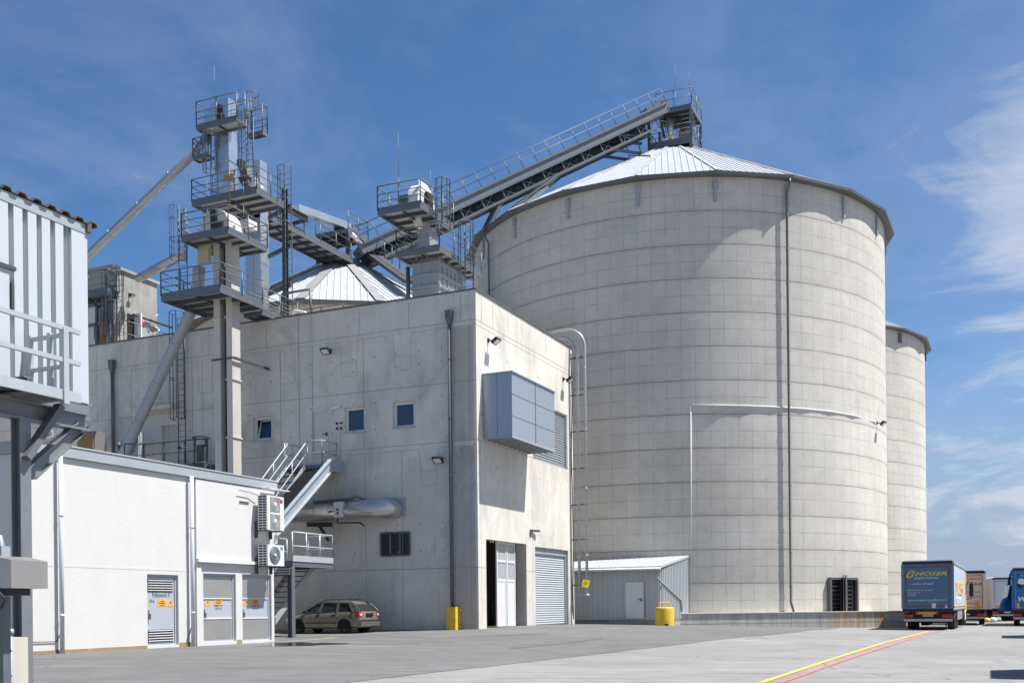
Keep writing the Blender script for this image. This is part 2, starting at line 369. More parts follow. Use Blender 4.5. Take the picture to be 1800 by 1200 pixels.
def ground_mat(name, col, warm, lo, hi):
    m = bpy.data.materials.new(name); m.use_nodes = True; t = m.node_tree; b = t.nodes['Principled BSDF']
    b.inputs['Roughness'].default_value = 0.88; b.inputs['Specular IOR Level'].default_value = 0.2
    pos = N(t, 'ShaderNodeNewGeometry').outputs['Position']
    k = remap(t, noise(t, pos, 0.16, 7, 0.62, 0.6), 0.3, 0.7, lo, hi, False)
    k = mathn(t, 'MULTIPLY', k, remap(t, noise(t, pos, 1.1, 7, 0.68, 0.5), 0.25, 0.75, 0.84, 1.16, False))
    k = mathn(t, 'MULTIPLY', k, remap(t, noise(t, pos, 30, 3, 0.7), 0.25, 0.75, 0.86, 1.14, False))
    # tyre tracks, long and narrow across the yard
    rot = N(t, 'ShaderNodeVectorRotate', rotation_type='Z_AXIS'); t.links.new(pos, rot.inputs['Vector']); rot.inputs['Angle'].default_value = R(-24)
    k = mathn(t, 'MULTIPLY', k, remap(t, noise(t, rot.outputs[0], 1.0, 5, 0.6, 0.5, (0.06, 1.6, 1)), 0.38, 0.66, 0.93, 1.04))
    k = mathn(t, 'MULTIPLY', k, remap(t, noise(t, rot.outputs[0], 1.0, 4, 0.6, 0.8, (0.25, 3.4, 1)), 0.36, 0.44, 0.80, 1.0))
    mul = N(t, 'ShaderNodeVectorMath', operation='SCALE'); mul.inputs[0].default_value = col; t.links.new(k, mul.inputs['Scale'])
    o = mixc(t, remap(t, noise(t, pos, 0.09, 5, 0.6, 0.4), 0.5, 0.72, 0, warm), mul.outputs[0], (0.22, 0.195, 0.155))
    o = mixc(t, remap(t, noise(t, pos, 0.8, 6, 0.7, 0.6), 0.64, 0.75, 0, 0.5), o, (0.09, 0.088, 0.085))
    o = mixc(t, remap(t, noise(t, pos, 0.28, 7, 0.7, 0.9), 0.58, 0.7, 0, 0.35), o, (0.12, 0.118, 0.114))
    o = mixc(t, remap(t, noise(t, pos, 5, 4, 0.7, 0.2), 0.68, 0.74, 0, 0.5), o, (0.34, 0.335, 0.32))
    cr = N(t, 'ShaderNodeTexVoronoi', feature='DISTANCE_TO_EDGE'); cr.inputs['Scale'].default_value = 0.16
    dn = N(t, 'ShaderNodeTexNoise'); dn.inputs['Scale'].default_value = 0.9; dn.inputs['Detail'].default_value = 5; t.links.new(pos, dn.inputs['Vector'])
    t.links.new(vmath(t, 'ADD', pos, vmath(t, 'MULTIPLY', dn.outputs['Color'], (2.2, 2.2, 0))), cr.inputs['Vector'])
    o = mixc(t, mathn(t, 'MULTIPLY', remap(t, cr.outputs['Distance'], 0.0015, 0.006, 0.65, 0), remap(t, noise(t, pos, 0.2, 3, 0.5), 0.45, 0.6)), o, (0.07, 0.068, 0.065))
    t.links.new(o, b.inputs['Base Color'])
    bn = N(t, 'ShaderNodeBump'); bn.inputs['Strength'].default_value = 0.3; bn.inputs['Distance'].default_value = 0.02
    t.links.new(noise(t, pos, 14, 6, 0.7), bn.inputs['Height']); t.links.new(bn.outputs[0], b.inputs['Normal'])
    return m
YARD = ground_mat('yard_concrete', (0.24, 0.235, 0.226), 0.4, 0.88, 1.08)
ASPH = ground_mat('old_asphalt', (0.150, 0.147, 0.143), 0.12, 0.85, 1.1)
gm = MB()
us = [-6000, -1500, -400, -150, -100] + lin(-80, 60, 140) + [80, 120, 200, 500, 1500, 6000]
vs = [-3000, -500, -100, -30] + lin(-20, 110, 130) + [130, 160, 220, 400, 1000, 3000, 12000]
sheet(gm, us, vs, 0.0)
tag(gm.build('ground', YARD), kind='structure')
# older, darker asphalt in front of the buildings; its joint with the pale concrete runs across the yard
am = MB(); rows = []
bpx = [(1475, 1103), (1412, 1109), (1340, 1116.7), (1215, 1130), (1100, 1143), (980, 1156.8), (850, 1171.7), (720, 1186.5), (604, 1200), (400, 1224), (100, 1259), (-300, 1306), (-900, 1378)]
bp = [PG(x, y) for x, y in bpx]; fb = []
for a, b in zip(bp, bp[1:]): fb += [a.lerp(b, i / 8) for i in range(8)]
dirn = (FW * .9 - hh * .25).normalized()
for p in fb + [bp[-1]]:
    row = []
    for k in range(66):
        q = p + dirn * (0.02 * k * k + k * 0.25); row.append(len(am.v)); am.v.append(V((q.x, q.y, g(q.x, q.y) + 0.008)))
    rows.append(row)
for ra, rb in zip(rows, rows[1:]):
    for k in range(65): am.f.append([ra[k], rb[k], rb[k + 1], ra[k + 1]]); am.m.append(0); am.sm.append(True)
tag(am.build('asphalt_surface', ASPH), kind='structure')
def stripe(name, pix, w, m):
    mb = MB(); pts = []
    for (xa, ya), (xb, yb) in zip(pix, pix[1:]): pts += [PG(xa + (xb - xa) * i / 12, ya + (yb - ya) * i / 12) for i in range(12)]
    pts.append(PG(*pix[-1]))
    P = []
    for a, b in zip(pts, pts[1:]):
        P.append(a)
    P.append(pts[-1]); ids = []
    for i, p in enumerate(P):
        d = (P[min(i + 1, len(P) - 1)] - P[max(i - 1, 0)]); n = V((-d.y, d.x, 0)).normalized() * w / 2
        for q in (p - n, p + n): mb.v.append(V((q.x, q.y, g(q.x, q.y) + 0.014)))
        ids.append(len(mb.v) - 2)
    for a, b in zip(ids, ids[1:]): mb.add((), ()); mb.f.append([a, a + 1, b + 1, b]); mb.m.append(0); mb.sm.append(False)
    tag(mb.build(name, m), kind='structure')
LYEL = mat('road_paint_yellow', (0.78, 0.43, 0.05), 0.7, var=0.12, scale=4, dirt=((0.4, 0.38, 0.33), 0.6, 7))
LRED = mat('road_paint_red', (0.60, 0.13, 0.13), 0.7, var=0.12, scale=4, dirt=((0.4, 0.38, 0.36), 0.6, 7))
stripe('yellow_road_marking', [(1337, 1200), (1470, 1156), (1555, 1129), (1634, 1109)], 0.13, LYEL)
stripe('red_road_marking', [(1372, 1200), (1500, 1155), (1580, 1129), (1650, 1109)], 0.095, LRED)

# ------------------------------------------------------------------ shared builders
def wall_holes(mb, o, xd, yd, W_, H_, holes, depth, nin, m=0):
    # a wall rectangle (origin o, directions xd, yd) with real openings and reveals of the given depth
    o, xd, yd, nin = V(o), V(xd), V(yd), V(nin)
    xs = sorted({0, W_} | {max(0, min(W_, c)) for h in holes for c in (h[0], h[1])}); ys = sorted({0, H_} | {max(0, min(H_, c)) for h in holes for c in (h[2], h[3])})
    for i in range(len(xs) - 1):
        for j in range(len(ys) - 1):
            cx, cy = (xs[i] + xs[i + 1]) / 2, (ys[j] + ys[j + 1]) / 2
            if any(h[0] < cx < h[1] and h[2] < cy < h[3] for h in holes): continue
            mb.quad(o + xd * xs[i] + yd * ys[j], o + xd * xs[i + 1] + yd * ys[j], o + xd * xs[i + 1] + yd * ys[j + 1], o + xd * xs[i] + yd * ys[j + 1], m)
    for h in holes:
        dd = nin * (h[4] if len(h) > 4 else depth)
        c = [o + xd * h[0] + yd * h[2], o + xd * h[1] + yd * h[2], o + xd * h[1] + yd * h[3], o + xd * h[0] + yd * h[3]]
        for a, b in zip(c, c[1:] + c[:1]): mb.quad(a, b, b + dd, a + dd, m)
def rail(mb, pts, h=1.1, step=1.4, r=0.03, mids=(0.55,), toe=0.0, m=0):
    pts = [V(p) for p in pts]
    for a, b in zip(pts, pts[1:]):
        L = (b - a).length; n = max(1, round(L / step))
        for i in range(n + 1):
            p = a.lerp(b, i / n); mb.tube(p, p + ZZ * h, r, 6, m)
        for q in (h,) + tuple(mids): mb.tube(a + ZZ * q, b + ZZ * q, r * (1.0 if q == h else 0.8), 6, m)
        if toe: mb.bar(a + ZZ * toe / 2, b + ZZ * toe / 2, 0.012, toe, m)
def ladder(mb, p, z1, rd, out, w=0.48, cage=None, r=0.024, hoop=0.9, step=0.3, nb=5, m=0):
    # p foot centre; rd along the rungs; out away from the wall
    p, rd, out = V(p), V(rd).normalized(), V(out).normalized()
    for s in (-1, 1): mb.tube(p + rd * s * w / 2, V((p.x, p.y, z1)) + rd * s * w / 2, r, 6, m)
    z = p.z + 0.25
    while z < z1 - 0.05:
        c = V((p.x, p.y, z)); mb.tube(c - rd * w / 2, c + rd * w / 2, r * 0.62, 5, m); z += step
    if cage is not None:
        def hp(a): return rd * (0.36 * math.cos(a)) + out * (0.30 + 0.36 * math.sin(a))
        angs = [R(-35 + 250 * i / 12) for i in range(13)]
        zs = []; z = cage
        while z < z1 - 0.2: zs.append(z); z += hoop
        zs.append(z1)
        for z in zs: mb.path([V((p.x, p.y, z)) + hp(a) for a in angs], r * 0.8, 5, m)
        for i in range(nb):
            a = R(-15 + 210 * i / (nb - 1)); mb.bar(V((p.x, p.y, cage)) + hp(a), V((p.x, p.y, z1)) + hp(a), 0.045, 0.02, m, out)
GRATE = mat('grating', (0.34, 0.35, 0.36), 0.6, 0.1, var=0.3, scale=5, fine=0.2)  # paler tone paints in daylight coming through the grating
def deck(parent, u0, u1, v0, v1, z, sides='', h=1.1, th=0.22, bs=0.9, name='platform', step=1.3, toe=0.12, mids=(0.4, 0.75), railname='railing'):
    d = MB(); e = 0.06
    u0, u1 = min(u0, u1), max(u0, u1); v0, v1 = min(v0, v1), max(v0, v1)
    d.box(u0 + e, u1 - e, v0 + e, v1 - e, z - 0.05, z - 0.01, 1)
    for (a, b) in (((u0, v0 + .03), (u1, v0 + .03)), ((u0, v1 - .03), (u1, v1 - .03))): d.bar((a[0], a[1], z - th / 2), (b[0], b[1], z - th / 2), e, th, 2)
    for u in (u0 + .03, u1 - .03): d.bar((u, v0 + e, z - th / 2), (u, v1 - e, z - th / 2), e, th, 2)
    n = max(1, int((v1 - v0) / bs))
    for i in range(1, n + 1 if n > 1 else 1):
        v = v0 + (v1 - v0) * i / (n + 1); d.bar((u0 + e, v, z - 0.05 - (th - 0.06) / 2), (u1 - e, v, z - 0.05 - (th - 0.06) / 2), 0.07, th - 0.07)
    d.bar(((u0 + u1) / 2, v0 + e, z - 0.055 - 0.05), ((u0 + u1) / 2, v1 - e, z - 0.055 - 0.05), 0.06, 0.09)
    do = d.build(name, [GALVD, GRATE, GALV], parent)  # sunlit edges and shaded cross-beams are put into the steel colours
    if sides:
        r = MB(); c = {'s': ((u0, v0), (u1, v0)), 'e': ((u1, v0), (u1, v1)), 'n': ((u1, v1), (u0, v1)), 'w': ((u0, v1), (u0, v0))}
        for s in sides:
            a, b = c[s]; rail(r, [V((a[0], a[1], z)), V((b[0], b[1], z))], h, step, mids=mids, toe=toe)
        r.build(railname, GALV, parent)
    return do
def corr(mb, o, xd, yd, nd, W_, H_, pitch=0.28, dep=0.036, m=0, prof=((0, 0), (0.12, 0), (0.30, 1), (0.70, 1), (0.88, 0))):
    # trapezoidal corrugated sheet, ribs along yd
    o, xd, yd, nd = V(o), V(xd), V(yd), V(nd); x = 0; pr = []
    while x < W_ - 1e-6:
        for fx, d in prof:
            if x + fx * pitch <= W_: pr.append((x + fx * pitch, d * dep))
        x += pitch
    pr.append((W_, 0)); yd = yd * H_
    for (a, da), (b, db) in zip(pr, pr[1:]):
        p, q = o + xd * a + nd * da, o + xd * b + nd * db
        mb.quad(p, q, q + yd, p + yd, m)
X1, Y1 = V((1, 0, 0)), V((0, 1, 0))
def floodlight(p, n, label, cat='floodlight', grp='floodlights on the concrete walls', k=1.0):
    # bracket on the wall, square black head with a pale glass tilted down
    p, n = V(p), V(n).normalized(); sd = n.cross(ZZ).normalized()
    t = thing('floodlight', label, cat, p, grp)
    a = MB(); a.box(p.x - .06, p.x + .06, p.y - .06, p.y + .06, p.z - .09, p.z + .09); a.tube(p, p + n * 0.35 * k - ZZ * 0.05, 0.03, 6); a.build('bracket', INK, t)
    c = p + n * 0.42 * k - ZZ * 0.08; f = (n * 0.6 - ZZ * 0.8).normalized(); up = f.cross(sd).normalized()
    h = MB(); h.bar(c - f * 0.05 * k, c + f * 0.05 * k, 0.46 * k, 0.36 * k, 0, up)
    for i in range(5): h.bar(c - (f * .12 - sd * (i - 2) * 0.07) * k, c - (f * .05 - sd * (i - 2) * .07) * k, 0.02, 0.26 * k, 0, up)
    h.build('head', INK, t)
    q = MB(); q.bar(c + f * 0.052 * k, c + f * 0.06 * k, 0.34 * k, 0.26 * k, 0, up); q.build('glass', WHITEP, t)
    return t
def downpipe(parent, p0, p1, r, mtl, hopper=False, name='downpipe', out=None):
    mb = MB(); p0, p1 = V(p0), V(p1)
    mb.tube(p0, p1, r, 10)
    L = (p1 - p0).length; n = max(2, int(L / 2.4))
    for i in range(n): q = p0.lerp(p1, (i + 0.4) / n); mb.tube(q - ZZ * 0.03, q + ZZ * 0.03, r * 1.15, 10)
    if hopper:
        mb.lathe(p1, [(r, -0.05), (r * 2.3, 0.25), (r * 2.5, 0.55), (r * 2.6, 0.56), (r * 2.6, 0.62), (0.01, 0.62)], 4, smooth=False, a0=R(45))
    return mb.build(name, mtl, parent)

# ------------------------------------------------------------------ concrete mill building
ZT = PV(836, 508.8, VB).z
VE = PU(1007, 800, UA).y                    # far end of the gable
UL, ZF = -52.0, 0.0
bld = thing('mill_building', 'tall flat-roofed building of bare concrete with shaded long wall and sunlit gable', 'building', (UA - 8, VB, 0.7))
def rectB(x0, x1, yt, yb):                  # picture rectangle on the long wall -> metres from its left end and from z = 0
    xm = (x0 + x1) / 2; a = PV(x0, yb, VB); b = PV(x1, yt, VB)
    zt = PV(xm, yt, VB).z; zb = PV(xm, yb, VB).z
    return (a.x - UL, b.x - UL, zb - ZF, zt - ZF)
def rectA(x0, x1, yt, yb):
    xm = (x0 + x1) / 2
    return (PU(x0, yt, UA).y - VB, PU(x1, yt, UA).y - VB, PU(xm, yb, UA).z - ZF, PU(xm, yt, UA).z - ZF)
wins = [rectB(444.8, 477.5, 732, 774.5), rectB(605.8, 641, 714.6, 760), rectB(690.8, 728.6, 704.8, 751.2)]
dr1 = rectB(549.5, 579.5, 722.5, 801); louv = rectB(669.5, 720.5, 935.5, 976); dr2 = rectB(284, 317, 746.5, 822)
wm = MB()
hb = [w + (0.22,) for w in wins] + [dr1 + (0.06,), louv + (0.12,), dr2 + (0.25,)]
wall_holes(wm, (UL, VB, ZF), X1, ZZ, UA - UL, ZT - ZF, hb, 0.2, Y1)
gate = rectA(854.3, 924.9, 951.3, 1097); shut = rectA(940.6, 998.4, 963.6, 1094.5); ush = rectA(936, 996.8, 716, 815.5)
gate = (gate[0], gate[1], 0.3, gate[3]); shut = (shut[0], shut[1], 0.3, shut[3])
wall_holes(wm, (UA, VB, ZF), Y1, ZZ, VE - VB, ZT - ZF, [gate + (0.55,), shut + (0.22,), ush + (0.18,)], 0.3, -X1)
wm.quad((UA, VE, 0), (UL, VE, 0), (UL, VE, ZT), (UA, VE, ZT)); wm.quad((UL, VE, 0), (UL, VB, 0), (UL, VB, ZT), (UL, VE, ZT))
wm.box(UL + .01, UA - .01, VB + .01, VE - .01, ZT - 0.35, ZT - 0.05)
# inside of the gate bay, so that the open leaf shows a dark hall and not the sky
wm.box(UA - 9, UA - 8.8, VB + .3, VE - .3, 0, 6); wm.box(UA - 8.8, UA - .6, VB + 0.31, VB + 0.5, 0, 6); wm.box(UA - 8.8, UA - .6, VB + 0.5, VE - .3, 6, 6.2)
wm.box(UA - 9, UA - 0.02, VB + .05, VE - .3, 0.0, 0.55)
def jB(x, y0, x2=None, y2=None, w=0.022):   # joint on the long wall between two picture points
    a = PV(x, y0, VB); b = PV(x2 if x2 is not None else x, y2, VB)
    if x2 is None: b.x = a.x
    else: b.z = a.z
    wm.bar((a.x, VB - .002, a.z), (b.x, VB - .002, b.z), w, 0.004, 1, up=(0, 1, 0))
def hB(z, xa, xb, w=0.024): wm.bar((max(xa, UL), VB - .002, z), (xb, VB - .002, z), w, 0.004, 1, up=(0, 1, 0))
zs = {k: PV(836.2, y, VB).z for k, y in dict(a=561, b=569.5, c=667.2, d=772.2, e=781.5, f=996.5).items()}
NX = [-49.0, -46.2, -43.4, -38.9, -35.6, -30.6, -27.1, -24.2]
for k in 'acd': hB(zs[k], UL, UA)
hB(zs['f'], UL, UA, 0.03)
# the wavy second joint under each floor slab drops round a pocket at every beam
for key in 'be':
    z = zs[key]; x = UL
    for n in NX[2:] if key == 'b' else [-45, -41, -34.2, -31, -22.9]:
        hB(z, x, n - 0.5, 0.014)
        for s in (-1, 1): wm.bar((n + s * 0.5, VB - .002, z), (n + s * .42, VB - .002, z - 1.0), 0.014, 0.004, 1, up=(0, 1, 0))
        for zz in (-1.0, -1.65): wm.bar((n - .42, VB - .002, z + zz), (n + .42, VB - .002, z + zz), 0.014, 0.004, 1, up=(0, 1, 0))
        for s in (-1, 1): wm.bar((n + s * 0.42, VB - .002, z - 1.0), (n + s * .42, VB - .002, z - 1.65), 0.014, 0.004, 1, up=(0, 1, 0))
        x = n + 0.5
    hB(z, x, UA, 0.014)
def vB(px, ztop, zbot, w=0.02):
    x = PV(px, 700, VB).x; wm.bar((x, VB - .002, ztop), (x, VB - .002, zbot), w, 0.004, 1, up=(0, 1, 0))
for px in (170, 214, 277, 330, 369, 469, 549.5, 632.7, 719.8, 811.3): vB(px, ZT - 0.1, zs['a'])
for px in (171, 231, 296, 338, 356, 493.5, 549.6, 639.3, 797.3, 826): vB(px, zs['b'], zs['d'], 0.022)
for px in (526,): vB(px, ZT - .1, zs['d'], 0.035)
for px in (640.6, 705, 797.6, 825.5): vB(px, zs['e'], 0.7)
# anchor holes of the formwork
for px in (436, 441, 476, 511, 547, 583.5, 621, 659, 697, 737, 776.8, 799):
    x = PV(px, 700, VB).x
    for z in (zs['a'] - 1.1, zs['c'] + 1.0, zs['c'] - 0.55, zs['d'] + 0.85, zs['d'] - 1.4, zs['d'] - 3.6, zs['f'] + .8):
        if random.random() < 0.8: wm.box(x - .035, x + .035, VB - .004, VB, z - .035, z + .035, 1)
def vA(px, ztop, zbot, w=0.02):
    y = PU(px, 700, UA).y; wm.bar((UA + .002, y, ztop), (UA + .002, y, zbot), w, 0.004, 1, up=(1, 0, 0))
def hA(z, y0, y1, w=0.02): wm.bar((UA + .002, y0, z), (UA + .002, y1, z), w, 0.004, 1, up=(1, 0, 0))
for k in 'abd': hA(zs[k], VB, VE, 0.014 if k == 'b' else 0.02)
yg = VB + gate[1]; ys_ = VB + shut[0]
hA(zs['f'], VB, VB + gate[0]); hA(zs['f'], yg, ys_)
for px in (847.8, 867.5, 917.4, 960): vA(px, ZT - .1, zs['a'])
for px in (884.6, 932): vA(px, zs['a'], zs['b'] - (3.0 if px > 900 else 0))
for px in (843, 933.5): vA(px, zs['d'], 0.7, 0.016)
for i in range(26):
    y = VB + random.uniform(.4, VE - VB - .4); z = random.choice((zs['a'] - 1.2, zs['d'] + 1.2, zs['d'] - 1.0, zs['f'] + 1.2)); wm.box(UA, UA + .004, y - .04, y + .04, z - .03, z + .03, 1)
for (xa, xb, za, zb3) in ((798.5, 833, zs['b'] - .02, zs['d'] + .02), (799, 833, zs['e'] - .02, zs['f'] + .02), (799, 834, zs['f'] - .03, .7)):
    xa, xb = PV(xa, 700, VB).x, PV(xb, 700, VB).x; wm.box(xa, xb, VB - .0015, VB + .02, zb3, za, 2)
bw = wm.build('wall', [CONC, JOINT, CONCD], bld)
cp = MB()
cp.box(UL - .06, UA + .06, VB - .06, VB + .3, ZT, ZT + 0.07); cp.box(UA - .3, UA + .06, VB + .3, VE + .06, ZT, ZT + 0.07)
cp.box(UL - .06, UL + .3, VB + .3, VE + .06, ZT, ZT + .07); cp.box(UL + .3, UA - .3, VE - .3, VE + .06, ZT, ZT + .07)
cp.build('parapet_coping', GUTT, bld)
def window(parent, w, tilt=False):
    x0, x1, z0, z1 = UL + w[0], UL + w[1], w[2], w[3]; y = VB + 0.2
    f = MB(); b = 0.13
    for a in ((x0, x1, z0, z0 + b), (x0, x1, z1 - b, z1), (x0, x0 + b, z0 + b, z1 - b), (x1 - b, x1, z0 + b, z1 - b)): f.box(a[0], a[1], y - .07, y + .05, a[2], a[3])
    fo = f.build('window', WHITEP, parent)
    s = MB(); s.box(x0 - .04, x1 + .04, VB - .05, y - .07, z0 - .03, z0 + .03); s.build('sill', ALUP, fo)
    p = MB()
    if tilt:
        q = MB(); bb = .07
        lo_, hi_ = V((0, y + .02, z0 + b)), V((0, y + .26, z1 - b))
        for xa in (x0 + b + .04, x1 - b - .04): q.bar((xa, lo_.y, lo_.z), (xa, hi_.y, hi_.z), .08, .06, 0, up=(0, 1, 0))
        for c in (lo_, hi_): q.bar((x0 + b, c.y, c.z), (x1 - b, c.y, c.z), .06, .08)
        q.build('sash', WHITEP, fo)
        p.quad((x0 + b, lo_.y, lo_.z), (x1 - b, lo_.y, lo_.z), (x1 - b, hi_.y, hi_.z), (x0 + b, hi_.y, hi_.z))
        bk = MB(); bk.box(x0, x1, y + .6, y + .62, z0, z1); bk.build('dark_room', BLACK, fo)
    else: p.box(x0 + b, x1 - b, y - .01, y + .01, z0 + b, z1 - b)
    p.build('pane', GLASS, fo)
for i, w in enumerate(wins): window(bld, w, i == 0)
def handle(parent, p, n, along):
    h = MB(); p, n, a = V(p), V(n), V(along); h.bar(p, p + n * 0.07, .04, .16); h.bar(p + n * .07, p + n * .07 + a * .2, .03, .03); h.build('handle', INK, parent)
def doorB(d, dep, mtl):
    x0, x1, z0, z1 = UL + d[0], UL + d[1], d[2], d[3]
    f = MB()
    for a in ((x0, x0 + .06, z0, z1), (x1 - .06, x1, z0, z1), (x0 + .06, x1 - .06, z1 - .06, z1)): f.box(a[0], a[1], VB + dep - .03, VB + dep + .05, a[2], a[3])
    m = MB(); m.box(x0 + .06, x1 - .06, VB + dep, VB + dep + .04, z0, z1 - .06); o = m.build('door', mtl, bld); f.build('frame', mtl, o)
    handle(o, (x1 - .2, VB + dep, z0 + 1.02), -Y1, -X1)
doorB(dr1, .05, mat('door_cream', (0.55, 0.53, 0.50), .5, var=.03)); doorB(dr2, .2, mat('door_pale', (0.50, 0.48, 0.44), .5, var=.05))
cn = MB(); cn.box(UL + dr2[0] - 1.1, UL + dr2[1] - .1, VB - 0.55, VB - .003, dr2[3] + .75, dr2[3] + .95); cn.build('canopy_slab', CONC, bld)
lm = MB(); x0, x1, z0, z1 = UL + louv[0], UL + louv[1], louv[2], louv[3]
for i in range(4):
    xx = x0 + (x1 - x0) * i / 3; lm.box(xx - .04, xx + .04, VB - .03, VB + .06, z0, z1)
for z in (z0, z1): lm.box(x0 + .04, x1 - .04, VB - .03, VB + .06, z - .04, z + .04)
z = z0 + .06
while z < z1: lm.bar((x0, VB + .06, z), (x1, VB + .06, z), .10, .012, 0, up=(0, -.6, .8)); z += .075
lm.box(x0, x1, VB + .1, VB + .11, z0, z1); lm.build('ventilation_louvre', GUTT, bld)
def shutter(nm, q, rec, pitch, dep, mtl, guide):
    y0, y1, z0, z1 = VB + q[0], VB + q[1], max(q[2], 0.66), q[3]; m = MB(); z = z0; x = UA - rec
    while z < z1:
        a, b, c = z, z + pitch * .45, min(z + pitch, z1)
        m.quad((x, y0, a), (x, y1, a), (x + dep, y1, b), (x + dep, y0, b)); m.quad((x + dep, y0, b), (x + dep, y1, b), (x, y1, c), (x, y0, c)); z += pitch
    o = m.build(nm, mtl, bld)
    gd = MB()
    for yy in (y0 + .06, y1 - .06): gd.box(x - .05, x + dep + .05, yy - .06, yy + .06, z0, z1)
    gd.box(x - .05, x + dep + .06, y0 + .12, y1 - .12, z1 - .32 if guide else z1 - .06, z1); gd.build('guide_frame', GREY, o)
SHUT = mat('shutter_steel', (0.47, 0.49, 0.51), .5, .25, var=.05)
shutter('roller_shutter', shut, .2, .115, .03, SHUT, True); shutter('wall_louvre', ush, .15, .13, .07, GREY, False)
# folding gate: two glazed leaves pushed to the right, the rest of the opening stands open
y0, y1, zt_ = VB + gate[0], VB + gate[1], gate[3]
ya, yb, ym = PU(881.3, 1000, UA).y, PU(913.6, 1000, UA).y, PU(898.5, 1000, UA).y
for (a, b) in ((ya, ym - .03), (ym + .03, yb)):
    x = UA - .3; lf = MB(); z0 = .69; h = zt_ - z0; fr = .09
    for yy in (a, b - fr): lf.box(x, x + .07, yy, yy + fr, z0, zt_)
    for (p, q) in ((z0, z0 + .1), (z0 + h * .53, z0 + h * .56), (z0 + h * .755, z0 + h * .785), (zt_ - .1, zt_)): lf.box(x, x + .07, a + fr, b - fr, p, q)
    lf.box(x + .015, x + .055, a + fr, b - fr, z0 + .1, z0 + h * .53)
    o = lf.build('gate_leaf', WHITEP, bld)
    pn = MB()
    for (p, q) in ((.56, .755), (.785, 1 - .1 / h)): pn.box(x + .025, x + .045, a + fr, b - fr, z0 + h * p, z0 + h * q)
    pn.build('pane', mat('milky_glass', (0.35, 0.37, 0.38), .25, var=.05, spec=.6), o)
dk = MB(); dk.box(UA - 8.75, UA - 8.7, VB + .55, VE - .4, .56, 5.9); dk.build('hall_dark_sheet', BLACK, bld)  # black sheet before the back wall paints the hall's darkness
# roof drains with hoppers
for px, yt, yb in ((790, 570, 1090), (197.5, 654, 800)):
    a = PV(px, yt, VB - .12); b = PV(px + 1, yb, VB - .12); downpipe(bld, (a.x, VB - .13, max(b.z, .62)), (a.x, VB - .13, a.z), .085, GUTT, True)
sp = MB(); sp.box(UL, UA - .3, VB - .012, VB - .001, .2, .62); sp.build('splash_stain', mat('damp_splash', (0.27, 0.235, 0.19), .9, var=.35, scale=2, streak=.3), bld)
# low roof terrace at the wall's foot on the left, hidden by the white building in front
an = MB(); an.box(UL + 1, -33, 37.5, VB - .02, .3, PV(400, 832, VB).z - .85); an.build('terrace_block', CONC, bld)

# ------------------------------------------------------------------ silos
def facets(mb, c, r0, z0, r1, z1, n, a0, m=0, rib=0.33, ridge=None):
    # a faceted sheet roof with standing ribs, and ridge strips as second material
    c = V(c)
    for k in range(n):
        t0, t1 = a0 + 2 * math.pi * k / n, a0 + 2 * math.pi * (k + 1) / n
        P = lambda t, r, z: V((c.x + math.cos(t) * r, c.y + math.sin(t) * r, z))
        A, B, C, D = P(t0, r0, z0), P(t1, r0, z0), P(t1, r1, z1), P(t0, r1, z1)
        mb.quad(A, B, C, D, m)
        nn = (B - A).cross(D - A).normalized(); nn = nn if nn.z > 0 else -nn
        mid, top = (A + B) / 2, (C + D) / 2; ed = (B - A).normalized(); sl = (top - mid); L0 = (B - A).length / 2; L1 = (C - D).length / 2
        q = -int(L0 / rib)
        while q * rib < L0:
            x = q * rib; f = 1.0 if abs(x) <= L1 else (L0 - abs(x)) / (L0 - L1)
            if f > 0.03: mb.bar(mid + ed * x + nn * .018, mid + sl * f + ed * x + nn * .018, .05, .045, m, nn)
            q += 1
        mb.bar(A + ZZ * .05, D + ZZ * .05, ridge[0], .05, ridge[1]) if ridge else None
def silo(nm, label, cx, cy, Rr, ze, rt, zt, n, a0, npan, lift, zb, ribw, ridge, grp, colr=(0.54, 0.51, 0.458), mseg=120):
    t = thing(nm, label, 'silo', (cx, cy, zb), grp)
    w = MB(); w.lathe((cx, cy, 0), [(Rr, zb), (Rr, ze + .25)], mseg)
    w.build('wall', silo_concrete(nm + '_concrete', colr, cx, cy, npan, lift, ze), t)
    r = MB(); re = Rr + .62; facets(r, (cx, cy), re, ze + .1, rt, zt, n, a0, 0, ribw, ridge)
    r.lathe((cx, cy, 0), [(rt, zt), (0.01, zt + .02)], n, a0=a0, smooth=False)
    r.build('roof', [ROOFS, ROOFD], t)
    e = MB()
    e.lathe((cx, cy, 0), [(Rr + .003, ze - .02), (re + .03, ze - .05), (re + .05, ze + .11), (re - .05, ze + .11)], n, a0=a0, smooth=False)
    e.build('eave_gutter', GUTT, t)
    return t
S1 = (-20.36, 74.78); S1R = 14.45; S1Z = 26.85
vw = math.atan2(-S1[1], -S1[0])             # from the silo's axis towards the camera
A01 = vw + R(9.8)
s1 = silo('grain_silo', 'largest round concrete grain silo, nearest one with white ribbed roof', S1[0], S1[1], S1R, S1Z, 1.75, 34.3, 20, A01, 108, 2.0, .5, .4, (0.16, 0), 'concrete grain silos', mseg=160)
s2 = silo('grain_silo', 'round concrete grain silo half hidden behind the largest silo on the right', -19.46, 109.1, S1R, S1Z - .5, 1.75, 33.8, 20, A01, 108, 2.0, -.3, .4, (0.16, 0), 'concrete grain silos', mseg=96)
P3 = hh * (-0.158 * 67.5) + FW * 67.5
s3 = silo('grain_silo', 'smaller concrete silo behind the building with cone roof and dark ridge strips', P3.x, P3.y, 9.3, PD(600, 531, 58.1).z - .05, 1.2, PD(608, 456, 66.3).z, 14, R(-96), 70, 2.0, .3, .38, (0.55, 1), 'concrete grain silos', mseg=96)
